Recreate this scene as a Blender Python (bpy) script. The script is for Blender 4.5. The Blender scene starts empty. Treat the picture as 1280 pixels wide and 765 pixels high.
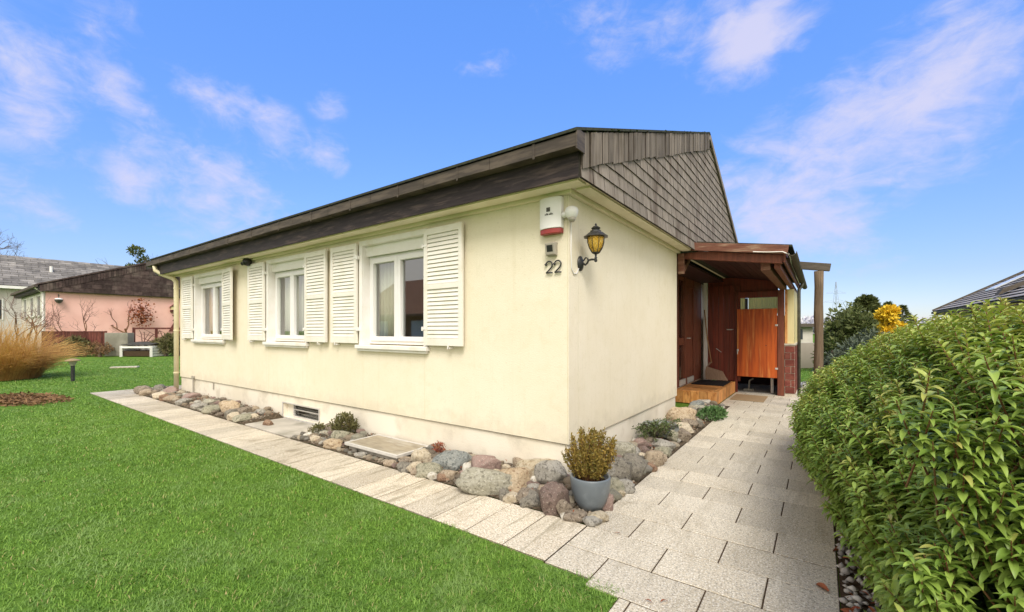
import bpy, math, random
import numpy as np
from mathutils import Vector, Matrix, noise as mnoise
random.seed(7); rng = np.random.default_rng(7)
R = math.radians
sc = bpy.context.scene
col = sc.collection
# ------------------------------------------------------------------ survey (camera calibration of the photo)
F, CX, HY = 534.0, 640.0, 413.0
EX, EY, CAM = (.811, -.585), (.585, .811), (1.951, -3.632, 1.5)
def ray(u, v):
    a, c = (u-CX)/F, -(v-HY)/F
    return (a*EX[0]+EX[1], a*EY[0]+EY[1], c)
def gp(u, v, z=0.0):
    r = ray(u, v); t = (z-CAM[2])/r[2]; return Vector((CAM[0]+t*r[0], CAM[1]+t*r[1], z)), t
def fy(u, v, y):
    r = ray(u, v); t = (y-CAM[1])/r[1]; return Vector([CAM[i]+t*r[i] for i in range(3)])
def fd(u, v, d):
    r = ray(u, v); return Vector([CAM[i]+d*r[i] for i in range(3)])
# ------------------------------------------------------------------ materials
def newmat(name):
    m = bpy.data.materials.new(name); m.use_nodes = True
    nt = m.node_tree; nt.nodes.clear()
    out = nt.nodes.new('ShaderNodeOutputMaterial'); b = nt.nodes.new('ShaderNodeBsdfPrincipled')
    nt.links.new(b.outputs[0], out.inputs[0])
    return m, nt, b
def rgba(c): return (c[0], c[1], c[2], 1)
def mixc(nt, fac, a, b, mode='MIX'):
    n = nt.nodes.new('ShaderNodeMix'); n.data_type = 'RGBA'; n.blend_type = mode
    for s, v in ((n.inputs[0], fac), (n.inputs[6], a), (n.inputs[7], b)):
        if hasattr(v, 'is_output'): nt.links.new(v, s)
        elif isinstance(v, (int, float)): s.default_value = v
        else: s.default_value = rgba(v)
    return n.outputs[2]
def ramp(nt, src, lo, hi, v0=0., v1=1.):
    n = nt.nodes.new('ShaderNodeMapRange'); n.interpolation_type = 'SMOOTHSTEP'
    nt.links.new(src, n.inputs[0])
    for i, v in ((1, lo), (2, hi), (3, v0), (4, v1)): n.inputs[i].default_value = v
    return n.outputs[0]
def coords(nt, scale=(1, 1, 1), kind='Object', rot=(0, 0, 0)):
    t = nt.nodes.new('ShaderNodeTexCoord'); mp = nt.nodes.new('ShaderNodeMapping')
    mp.inputs['Scale'].default_value = scale; mp.inputs['Rotation'].default_value = rot
    nt.links.new(t.outputs[kind], mp.inputs[0]); return mp.outputs[0]
def noise(nt, co, scale, detail=4, rough=.55, dist=0.):
    n = nt.nodes.new('ShaderNodeTexNoise'); nt.links.new(co, n.inputs['Vector'])
    n.inputs['Scale'].default_value = scale; n.inputs['Detail'].default_value = detail
    n.inputs['Roughness'].default_value = rough; n.inputs['Distortion'].default_value = dist
    return n.outputs[0]
def bump(nt, b, h, strength=.3, dist=.01):
    n = nt.nodes.new('ShaderNodeBump'); nt.links.new(h, n.inputs['Height'])
    n.inputs['Strength'].default_value = strength; n.inputs['Distance'].default_value = dist
    nt.links.new(n.outputs[0], b.inputs['Normal'])
def island(nt):
    g = nt.nodes.new('ShaderNodeNewGeometry'); return g.outputs['Random Per Island']
def simple(name, c1, c2=None, scale=8., rough=.6, spec=.5, isl=0., stretch=(1, 1, 1), bmp=0., metal=0., c3=None, s3=1.2, kind='Object', bscale=None, lo=.35, hi=.65, trans=0.):
    m, nt, b = newmat(name)
    b.inputs['Roughness'].default_value = rough; b.inputs['Specular IOR Level'].default_value = spec; b.inputs['Metallic'].default_value = metal
    co = coords(nt, stretch, kind)
    n = noise(nt, co, scale)
    c = mixc(nt, ramp(nt, n, lo, hi), c1, c2 or c1)
    if c3: c = mixc(nt, ramp(nt, noise(nt, co, s3, 5, .6), .5, .72), c, c3)
    if isl:
        f = ramp(nt, island(nt), 0, 1, 1-isl, 1+isl)
        n2 = nt.nodes.new('ShaderNodeVectorMath'); n2.operation = 'SCALE'
        nt.links.new(c, n2.inputs[0]); nt.links.new(f, n2.inputs['Scale']); c = n2.outputs[0]
    nt.links.new(c, b.inputs['Base Color'])
    if bmp: bump(nt, b, noise(nt, co, bscale or scale*3, 5, .6), bmp)
    if trans: b.inputs['Subsurface Weight'].default_value = 0
    return m
M = {}
# rendered siding: cream paint, faint panel joints and light weather streaks
def mat_render():
    m, nt, b = newmat('cream_render'); b.inputs['Roughness'].default_value = .88; b.inputs['Specular IOR Level'].default_value = .15
    co = coords(nt)
    c = mixc(nt, ramp(nt, noise(nt, co, 1.1, 6, .65), .35, .7), (.80, .73, .59), (.765, .69, .535))
    c = mixc(nt, ramp(nt, noise(nt, co, 7, 6, .7, .4), .48, .72, 0, .5), c, (.72, .645, .48))
    st = noise(nt, coords(nt, (9, 9, .30)), 1.6, 5, .65)
    c = mixc(nt, ramp(nt, st, .54, .76, 0, .26), c, (.64, .56, .39))
    c = mixc(nt, ramp(nt, noise(nt, coords(nt, (26, 26, .8)), 1.5, 4, .6), .60, .72, 0, .13), c, (.50, .44, .31))
    fl = noise(nt, co, 48, 3, .6)
    c = mixc(nt, ramp(nt, fl, .60, .70, 0, .35), c, (.57, .51, .38))
    # rain splash along the foot of the wall, broken up by noise
    t = nt.nodes.new('ShaderNodeNewGeometry'); sp = nt.nodes.new('ShaderNodeSeparateXYZ'); nt.links.new(t.outputs['Position'], sp.inputs[0])
    a = nt.nodes.new('ShaderNodeMath'); a.operation = 'MULTIPLY_ADD'; nt.links.new(noise(nt, co, 5, 6, .7), a.inputs[0]); a.inputs[1].default_value = -.75; nt.links.new(sp.outputs[2], a.inputs[2])
    c = mixc(nt, ramp(nt, a.outputs[0], .02, .24, .28, 0), c, (.52, .46, .35))
    nt.links.new(c, b.inputs['Base Color'])
    bump(nt, b, noise(nt, co, 70, 5, .7), .6, .006)
    return m
M['render'] = mat_render()
M['plinth'] = simple('plinth_paint', (.80, .74, .63), (.72, .65, .53), 1.6, .85, .2, bmp=.4, bscale=50, c3=(.63, .57, .47), s3=3.2)
M['sealant'] = simple('panel_joint_sealant', (.60, .54, .39), (.66, .60, .44), 30, .9, .1)
M['joint'] = simple('dark_joint', (.06, .055, .045), rough=.9)
M['white'] = simple('white_paint', (.83, .80, .78), (.80, .77, .73), 5, .45, .4, bmp=.04, c3=(.73, .69, .60), s3=3)
M['shutter'] = simple('shutter_paint', (.81, .77, .71), (.78, .74, .67), 4, .45, .4, c3=(.74, .70, .60), s3=4)
M['pvc'] = simple('white_frame_plastic', (.81, .79, .79), (.79, .77, .76), 6, .3, .5)
M['soffit'] = simple('soffit_paint', (.84, .76, .60), (.77, .69, .52), 3, .7, .3, stretch=(1, 1, 4))
M['fascia'] = simple('fascia_brown', (.020, .014, .016), (.036, .026, .028), 6, .6, .3, stretch=(.6, .6, 5), bmp=.1, c3=(.085, .06, .055), s3=5)
M['gutter'] = simple('weathered_gutter', (.055, .043, .036), (.11, .086, .068), 3.5, .65, .3, stretch=(1, 1, 7), bmp=.15, c3=(.05, .04, .032), s3=2.4)
M['shingle'] = simple('wall_shingle', (.205, .172, .145), (.27, .232, .20), 6, .85, .2, isl=.12, stretch=(1, 3, .6), bmp=.3, bscale=40, c3=(.12, .088, .068), s3=1.3)
M['shingle_up'] = simple('upright_shingle', (.135, .112, .094), (.205, .172, .145), 5, .85, .2, isl=.22, stretch=(3, 3, .5), bmp=.3, bscale=30, c3=(.09, .07, .05), s3=2.2)
M['edge'] = simple('shingle_cut_edge', (.045, .036, .030), (.07, .055, .045), 20, .9, .1)
M['roof_dark'] = simple('roof_shingle', (.030, .030, .026), (.05, .055, .035), 30, .9, .2, bmp=.4, bscale=60)
M['moss'] = simple('moss', (.03, .05, .015), (.06, .075, .03), 60, .95, .1)
M['darkwood'] = simple('dark_stained_wood', (.21, .040, .022), (.135, .026, .016), 4, .5, .4, stretch=(6, 6, .5), bmp=.15, isl=.18, c3=(.16, .05, .028), s3=2)
M['brownwood'] = simple('brown_stained_wood', (.21, .062, .033), (.14, .040, .022), 4, .55, .4, stretch=(6, 6, .6), bmp=.15)
M['weathered'] = simple('weathered_red_beam', (.20, .085, .055), (.13, .05, .032), 6, .7, .3, stretch=(1, 8, 8), bmp=.25, c3=(.34, .22, .15), s3=3)
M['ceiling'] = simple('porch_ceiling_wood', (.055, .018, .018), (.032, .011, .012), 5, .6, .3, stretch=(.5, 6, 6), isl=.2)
M['orange'] = simple('orange_stained_plywood', (.58, .115, .016), (.36, .058, .010), 3.2, .5, .4, stretch=(5, 5, .35), bmp=.06, c3=(.66, .24, .06), s3=2.6)
M['steptimber'] = simple('varnished_step_wood', (.66, .33, .115), (.50, .21, .06), 5, .5, .4, stretch=(3, 3, 1), isl=.28, bmp=.1, c3=(.30, .10, .025), s3=6.5)
M['postwood'] = simple('weathered_post_wood', (.17, .12, .08), (.10, .07, .048), 4, .85, .2, stretch=(7, 7, .5), bmp=.4, bscale=14, c3=(.29, .21, .14), s3=2)
M['greybeam'] = simple('grey_weathered_wood', (.125, .105, .085), (.09, .075, .06), 4, .85, .2, stretch=(1, 7, 7), bmp=.3)
M['brick'] = simple('red_brick', (.23, .075, .055), (.16, .045, .035), 9, .85, .2, isl=.2, bmp=.25)
M['mortar'] = simple('mortar', (.60, .54, .45), (.5, .45, .37), 15, .95, .1, bmp=.2)
M['creampanel'] = simple('cream_panel', (.76, .66, .36), (.70, .585, .29), 2, .5, .4, stretch=(5, 5, .4))
M['corrug'] = simple('cream_corrugated_sheet', (.80, .70, .42), (.74, .63, .34), 4, .4, .4)
def translucent(name, c, f):
    m, nt, b = newmat(name); b.inputs['Base Color'].default_value = rgba(c); b.inputs['Roughness'].default_value = .4
    t = nt.nodes.new('ShaderNodeBsdfTranslucent'); t.inputs[0].default_value = rgba(c); mx = nt.nodes.new('ShaderNodeMixShader'); mx.inputs[0].default_value = f
    nt.links.new(b.outputs[0], mx.inputs[1]); nt.links.new(t.outputs[0], mx.inputs[2]); nt.links.new(mx.outputs[0], nt.nodes['Material Output'].inputs[0]); return m
M['corrug'] = translucent('cream_corrugated_sheet_translucent', (1.0, .80, .24), .9)
M['darkpipe'] = simple('dark_painted_pipe', (.055, .052, .045), (.085, .08, .06), 9, .5, .45)
M['creampipe'] = simple('cream_painted_pipe', (.74, .66, .46), (.68, .60, .40), 3, .5, .4)
M['iron'] = simple('black_cast_iron', (.018, .018, .020), (.035, .034, .034), 30, .42, .5, bmp=.1)
M['black'] = simple('black_plastic', (.012, .012, .013), (.02, .02, .02), 10, .4, .5)
M['mat'] = simple('black_doormat', (.016, .015, .016), (.035, .034, .034), 120, .95, .1, bmp=.5, bscale=200)
M['coir'] = simple('coir_mat', (.36, .26, .155), (.30, .21, .12), 60, .95, .1, bmp=.5, bscale=160)
M['redplastic'] = simple('red_lens', (.33, .035, .03), (.26, .025, .025), 6, .3, .5)
M['grey'] = simple('grey_plastic', (.40, .36, .30), (.34, .31, .26), 6, .45, .4)
M['pot'] = simple('blue_grey_glaze', (.125, .145, .165), (.155, .18, .20), 3, .34, .5, bmp=.05, c3=(.21, .235, .26), s3=5, hi=.75)
M['soil'] = simple('dark_soil', (.045, .030, .018), (.09, .06, .038), 40, .95, .1, bmp=.7, bscale=60)
M['bedsoil'] = simple('stone_bed_soil', (.06, .045, .03), (.13, .10, .07), 30, .95, .1, bmp=.8, bscale=50, c3=(.05, .04, .025), s3=6)
M['concrete'] = simple('concrete', (.40, .37, .32), (.50, .46, .40), 3, .9, .2, bmp=.3, bscale=60, c3=(.30, .28, .23), s3=2)
M['lid'] = simple('weathered_cover_board', (.36, .31, .23), (.27, .23, .17), 5, .8, .2, stretch=(1, 3, 3), bmp=.2, c3=(.44, .40, .33), s3=2)
M['alu'] = simple('aluminium_trim', (.62, .60, .57), (.55, .53, .5), 12, .4, .5, metal=.2)
M['broomstick'] = simple('broom_handle', (.42, .23, .12), (.34, .18, .09), 6, .5, .4, stretch=(6, 6, .7))
M['bristle'] = simple('broom_bristles', (.30, .19, .135), (.40, .27, .19), 5, .8, .2, stretch=(30, 30, 1), bmp=.3)
M['interior'] = simple('interior_plaster', (.62, .53, .42), (.55, .46, .36), 2, .9, .1)
M['curtain_pale'] = simple('pale_curtain', (.84, .79, .68), (.74, .68, .57), 3, .9, .1, stretch=(4, 4, .3))
M['curtain_orange'] = simple('orange_curtain', (.80, .45, .22), (.68, .36, .16), 3, .9, .1, stretch=(4, 4, .3))
M['curtain_olive'] = simple('olive_curtain', (.60, .50, .25), (.48, .39, .18), 3, .9, .1, stretch=(4, 4, .3))
M['pink'] = simple('salmon_render', (.83, .50, .43), (.78, .455, .385), 1.2, .85, .2, bmp=.1)
M['pinkroof'] = simple('dark_brown_shingle', (.050, .032, .030), (.082, .056, .050), 5, .85, .2, isl=.3, bmp=.3, c3=(.13, .10, .085), s3=1.0)
M['greyroof'] = simple('grey_slate_roof', (.155, .145, .14), (.21, .195, .185), 2.5, .85, .2, isl=.25, bmp=.3, c3=(.27, .25, .23), s3=.7)
M['tileroof'] = simple('grey_concrete_tile', (.30, .265, .245), (.37, .335, .31), 4, .8, .25, isl=.12, bmp=.2)
M['farwall'] = simple('pale_house_wall', (.62, .57, .52), (.55, .50, .46), 2, .9, .1)
M['fence'] = simple('red_brown_fence', (.12, .035, .025), (.075, .022, .018), 5, .7, .3, isl=.3, stretch=(5, 5, .6), c3=(.2, .07, .05), s3=2)
M['bluegrey'] = simple('blue_grey_paint', (.07, .105, .14), (.09, .13, .17), 4, .4, .5)
M['bark'] = simple('bark', (.10, .072, .055), (.16, .12, .095), 8, .9, .2, stretch=(4, 4, .8), bmp=.5)
M['redbark'] = simple('red_stem', (.15, .06, .03), (.20, .11, .045), 12, .6, .3)
M['twig'] = simple('winter_twig', (.15, .075, .06), (.22, .12, .09), 8, .8, .2)
M['parasol'] = simple('steel_lattice', (.40, .46, .58), rough=.6)
M['panelglass'] = simple('roof_panel', (.55, .58, .62), (.62, .65, .68), 3, .25, .6)
def glass(name, tint=(.92, .95, .93), base=.10):
    m = bpy.data.materials.new(name); m.use_nodes = True; nt = m.node_tree; nt.nodes.clear()
    out = nt.nodes.new('ShaderNodeOutputMaterial'); mx = nt.nodes.new('ShaderNodeMixShader')
    t = nt.nodes.new('ShaderNodeBsdfTransparent'); t.inputs[0].default_value = rgba(tint)
    g = nt.nodes.new('ShaderNodeBsdfGlossy'); g.inputs['Roughness'].default_value = .02; g.inputs[0].default_value = (.95, .95, .95, 1)
    f = nt.nodes.new('ShaderNodeFresnel'); f.inputs[0].default_value = 1.6
    a = nt.nodes.new('ShaderNodeMath'); a.operation = 'ADD'; a.use_clamp = True; a.inputs[1].default_value = base
    nt.links.new(f.outputs[0], a.inputs[0])
    gg = nt.nodes.new('ShaderNodeNewGeometry'); bf = nt.nodes.new('ShaderNodeMix'); bf.data_type = 'FLOAT'   # inner face: no second reflection
    nt.links.new(gg.outputs['Backfacing'], bf.inputs[0]); nt.links.new(a.outputs[0], bf.inputs[2]); bf.inputs[3].default_value = .03; nt.links.new(bf.outputs[0], mx.inputs[0])
    nt.links.new(t.outputs[0], mx.inputs[1]); nt.links.new(g.outputs[0], mx.inputs[2]); nt.links.new(mx.outputs[0], out.inputs[0])
    return m
M['glass'] = glass('window_glass', base=.16)
def amber():
    m, nt, b = newmat('amber_glass')
    b.inputs['Base Color'].default_value = (.80, .42, .06, 1); b.inputs['Roughness'].default_value = .12
    b.inputs['Transmission Weight'].default_value = .75; b.inputs['IOR'].default_value = 1.2
    co = coords(nt)
    v = nt.nodes.new('ShaderNodeTexVoronoi'); nt.links.new(co, v.inputs['Vector']); v.inputs['Scale'].default_value = 45
    nt.links.new(mixc(nt, ramp(nt, v.outputs['Distance'], .1, .6), (1.0, .80, .28), (.95, .60, .10)), b.inputs['Base Color'])
    bump(nt, b, v.outputs['Distance'], .7, .01)
    return m
M['amber'] = amber()
def mat_paver(name, ca, cb, dark, isl=.09, streak=0.):
    m, nt, b = newmat(name); b.inputs['Roughness'].default_value = .85; b.inputs['Specular IOR Level'].default_value = .25
    co = coords(nt)
    big = noise(nt, co, .9, 5, .6)
    c = mixc(nt, ramp(nt, big, .35, .65), ca, cb)
    sp = noise(nt, co, 72, 4, .7)
    c = mixc(nt, ramp(nt, sp, .53, .575, 0, .8), c, dark)
    sp3 = noise(nt, co, 34, 4, .7)
    c = mixc(nt, ramp(nt, sp3, .54, .60, 0, .42), c, dark)
    sp2 = noise(nt, co, 95, 3, .6)
    c = mixc(nt, ramp(nt, sp2, .54, .60, 0, .7), c, (.80, .77, .69))
    stn = noise(nt, coords(nt, (1, 1, 1)), 2.6, 6, .68, .6)
    c = mixc(nt, ramp(nt, stn, .56, .76, 0, .6), c, (.26, .215, .145))
    if streak:
        c = mixc(nt, ramp(nt, noise(nt, coords(nt, (3.2, .7, 1)), 2.2, 6, .7, .8), .50, .68, 0, streak), c, (.22, .185, .125))
        c = mixc(nt, ramp(nt, noise(nt, coords(nt, (5.6, .5, 1)), 1.7, 5, .7, .4), .56, .64, 0, streak*.8), c, (.19, .165, .105))
    f = ramp(nt, island(nt), 0, 1, 1-isl, 1+isl)
    n2 = nt.nodes.new('ShaderNodeVectorMath'); n2.operation = 'SCALE'
    nt.links.new(c, n2.inputs[0]); nt.links.new(f, n2.inputs['Scale'])
    nt.links.new(n2.outputs[0], b.inputs['Base Color'])
    bump(nt, b, noise(nt, co, 75, 4, .65), .4, .004)
    return m
M['paver'] = mat_paver('granite_paver', (.575, .515, .415), (.505, .44, .335), (.25, .225, .185), .10, .22)
M['paver_front'] = mat_paver('sandy_paver', (.51, .435, .33), (.55, .485, .38), (.26, .22, .16), .15, .62)
def mat_lawn():
    m, nt, b = newmat('lawn_soil'); b.inputs['Roughness'].default_value = .95; b.inputs['Specular IOR Level'].default_value = .1
    co = coords(nt)
    c = mixc(nt, ramp(nt, noise(nt, co, .6, 6, .6), .3, .7), (.085, .17, .02), (.13, .23, .035))
    c = mixc(nt, ramp(nt, noise(nt, co, 14, 5, .7), .5, .75, 0, .7), c, (.13, .22, .04))
    c = mixc(nt, ramp(nt, noise(nt, co, 40, 3, .7), .5, .7, 0, .6), c, (.035, .085, .012))
    nt.links.new(c, b.inputs['Base Color']); bump(nt, b, noise(nt, co, 60, 4, .7), .8, .02)
    return m
M['lawn'] = mat_lawn()
def mat_blade(name, c1, c2, c3, big=.5, rough=.55, spec=.25, transl=0., straw=0.):
    m, nt, b = newmat(name); b.inputs['Roughness'].default_value = rough; b.inputs['Specular IOR Level'].default_value = spec
    r = island(nt)
    co = coords(nt)
    c = mixc(nt, r, c1, c2)
    if straw:
        c = mixc(nt, ramp(nt, noise(nt, co, 26, 4, .8), .54, .66, 0, .8), c, tuple(x*.45 for x in c1))
        c = mixc(nt, ramp(nt, noise(nt, co, 6, 6, .75), .46, .68, 0, .85), c, tuple(x*.55 for x in c1))
        c = mixc(nt, ramp(nt, noise(nt, co, .55, 4, .6), .50, .70, 0, .5), c, (.30, .40, .085))
        w = nt.nodes.new('ShaderNodeMath'); w.operation = 'GREATER_THAN'; nt.links.new(r, w.inputs[0]); w.inputs[1].default_value = 1-straw
        c = mixc(nt, w.outputs[0], c, (.44, .36, .16))
    c = mixc(nt, ramp(nt, noise(nt, co, big, 5, .6), .42, .68, 0, .65), c, c3)
    nt.links.new(c, b.inputs['Base Color'])
    if transl:
        t = nt.nodes.new('ShaderNodeBsdfTranslucent'); mx = nt.nodes.new('ShaderNodeMixShader'); mx.inputs[0].default_value = transl
        nt.links.new(mixc(nt, 1.0, c, (1.25, 1.3, .8), 'MULTIPLY'), t.inputs[0]); nt.links.new(b.outputs[0], mx.inputs[1]); nt.links.new(t.outputs[0], mx.inputs[2])
        nt.links.new(mx.outputs[0], nt.nodes['Material Output'].inputs[0])
    return m
M['grass'] = mat_blade('grass_blade', (.095, .215, .024), (.27, .43, .075), (.22, .33, .11), 2.2, transl=.22, straw=.035)
M['leaf'] = mat_blade('laurel_leaf', (.13, .22, .032), (.31, .42, .085), (.25, .31, .055), 1.8, .42, .38, transl=.20)
M['leaf_young'] = mat_blade('young_laurel_leaf', (.29, .38, .065), (.42, .47, .12), (.40, .32, .10), 3, .42, .38, transl=.22)
M['leaf_shade'] = mat_blade('shaded_laurel_leaf', (.03, .065, .010), (.07, .12, .02), (.06, .05, .02), 2, .5, .3, transl=.15)  # inner leaves coloured darker to give the hedge its shaded gaps
M['potleaf'] = mat_blade('bronze_box_leaf', (.20, .14, .03), (.36, .245, .055), (.13, .14, .04), 9, .5, .3, transl=.2)
M['conifer'] = mat_blade('conifer_needles', (.06, .085, .03), (.17, .19, .07), (.13, .14, .05), 1, .7, .2, transl=.15)
M['juniper'] = mat_blade('blue_juniper_needles', (.075, .10, .075), (.15, .18, .13), (.09, .11, .08), 1, .7, .2)
M['yellow'] = mat_blade('golden_foliage', (.72, .46, .02), (.85, .60, .05), (.60, .45, .04), 2, .6, .2)
M['olive'] = mat_blade('olive_foliage', (.085, .085, .03), (.16, .15, .06), (.11, .08, .04), 2, .7, .2)
M['brush'] = mat_blade('dry_ornamental_grass', (.46, .25, .08), (.66, .42, .16), (.34, .16, .05), 1.2, .75, .2, transl=.3)
M['creep'] = mat_blade('creeping_foliage', (.045, .085, .025), (.12, .155, .05), (.14, .12, .05), 6, .6, .3)
M['green2'] = mat_blade('bright_ground_cover', (.05, .12, .035), (.12, .21, .07), (.08, .15, .05), 8, .6, .3)
M['sedum'] = mat_blade('red_sedum', (.26, .06, .04), (.36, .13, .07), (.18, .12, .05), 20, .6, .3)
M['mulch'] = mat_blade('brown_mulch', (.15, .085, .045), (.28, .17, .09), (.12, .07, .035), 3, .9, .1)
M['deadleaf'] = mat_blade('dead_leaf', (.23, .055, .025), (.34, .12, .05), (.16, .05, .02), 9, .7, .2)
M['pebble'] = mat_blade('grey_pebble', (.16, .15, .14), (.62, .58, .52), (.34, .29, .25), 8, .8, .2)
M['bedpebble'] = mat_blade('bed_pebble', (.12, .10, .08), (.40, .34, .27), (.24, .18, .12), 8, .85, .2)
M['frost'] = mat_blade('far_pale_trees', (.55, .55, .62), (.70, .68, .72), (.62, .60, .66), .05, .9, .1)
def mat_stone(name, a, b_, c3, vein=None, sc_=6.):
    g_ = lambda q: tuple(x*.84+.16*(.3*q[0]+.6*q[1]+.1*q[2])*w for x, w in zip(q, (1.04, 1., .92)))
    a, b_, c3 = g_(a), g_(b_), tuple(x*.8 for x in g_(c3)); vein = vein and g_(vein)
    m, nt, b = newmat('stone_'+name); b.inputs['Roughness'].default_value = .82; b.inputs['Specular IOR Level'].default_value = .25
    co = coords(nt)
    c = mixc(nt, ramp(nt, noise(nt, co, sc_, 6, .65, .4), .36, .66), a, b_)
    c = mixc(nt, ramp(nt, noise(nt, co, 34, 4, .6), .52, .62, 0, .85), c, c3)
    c = mixc(nt, ramp(nt, noise(nt, co, 60, 3, .6), .58, .7, 0, .6), c, tuple(min(.8, x*1.7+.06) for x in a))
    if vein:
        c = mixc(nt, ramp(nt, noise(nt, coords(nt, (2, 5, 9), 'Object', (.5, .3, .2)), 2.2, 6, .65, 1.2), .5, .66, 0, .75), c, vein)
    nt.links.new(c, b.inputs['Base Color'])
    c = mixc(nt, ramp(nt, noise(nt, co, 11, 6, .72, .8), .55, .72, 0, .8), c, tuple(x*.42 for x in a)); c = mixc(nt, ramp(nt, noise(nt, co, 75, 3, .7), .60, .70, 0, .8), c, (.66, .62, .53)); nt.links.new(c, b.inputs['Base Color'])
    bump(nt, b, noise(nt, co, 18, 9, .8), 1.0, .035)
    return m
ST = {
 'cream': mat_stone('cream', (.62, .53, .39), (.54, .44, .30), (.44, .34, .22)),
 'bluegrey': mat_stone('bluegrey', (.23, .25, .245), (.32, .33, .31), (.13, .15, .15), (.36, .37, .34)),
 'pink': mat_stone('pink', (.38, .25, .215), (.31, .20, .175), (.46, .34, .29)),
 'green': mat_stone('green', (.30, .285, .20), (.40, .365, .26), (.19, .185, .12)),
 'palegreen': mat_stone('palegreen', (.42, .395, .305), (.34, .315, .23), (.24, .22, .16), (.52, .49, .40)),
 'white': mat_stone('white', (.68, .65, .57), (.60, .55, .46), (.5, .42, .3)),
 'yellow': mat_stone('yellow', (.52, .43, .29), (.57, .49, .36), (.36, .27, .15), (.42, .30, .17)),
 'orange': mat_stone('orange', (.47, .34, .20), (.55, .43, .29), (.30, .17, .08), (.62, .50, .34)),
 'grey': mat_stone('grey', (.35, .325, .28), (.44, .41, .355), (.19, .175, .15)),
 'darkgrey': mat_stone('darkgrey', (.20, .18, .145), (.275, .245, .20), (.10, .09, .075), (.27, .24, .19)),
 'brown': mat_stone('brown', (.26, .205, .15), (.33, .265, .20), (.13, .095, .065)),
 'purple': mat_stone('purple', (.20, .135, .115), (.26, .18, .15), (.13, .09, .075)),
 'tan': mat_stone('tan', (.44, .345, .24), (.37, .28, .19), (.28, .2, .13)),
 'rust': mat_stone('rust', (.33, .20, .12), (.27, .155, .095), (.2, .11, .07)),
}
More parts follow.
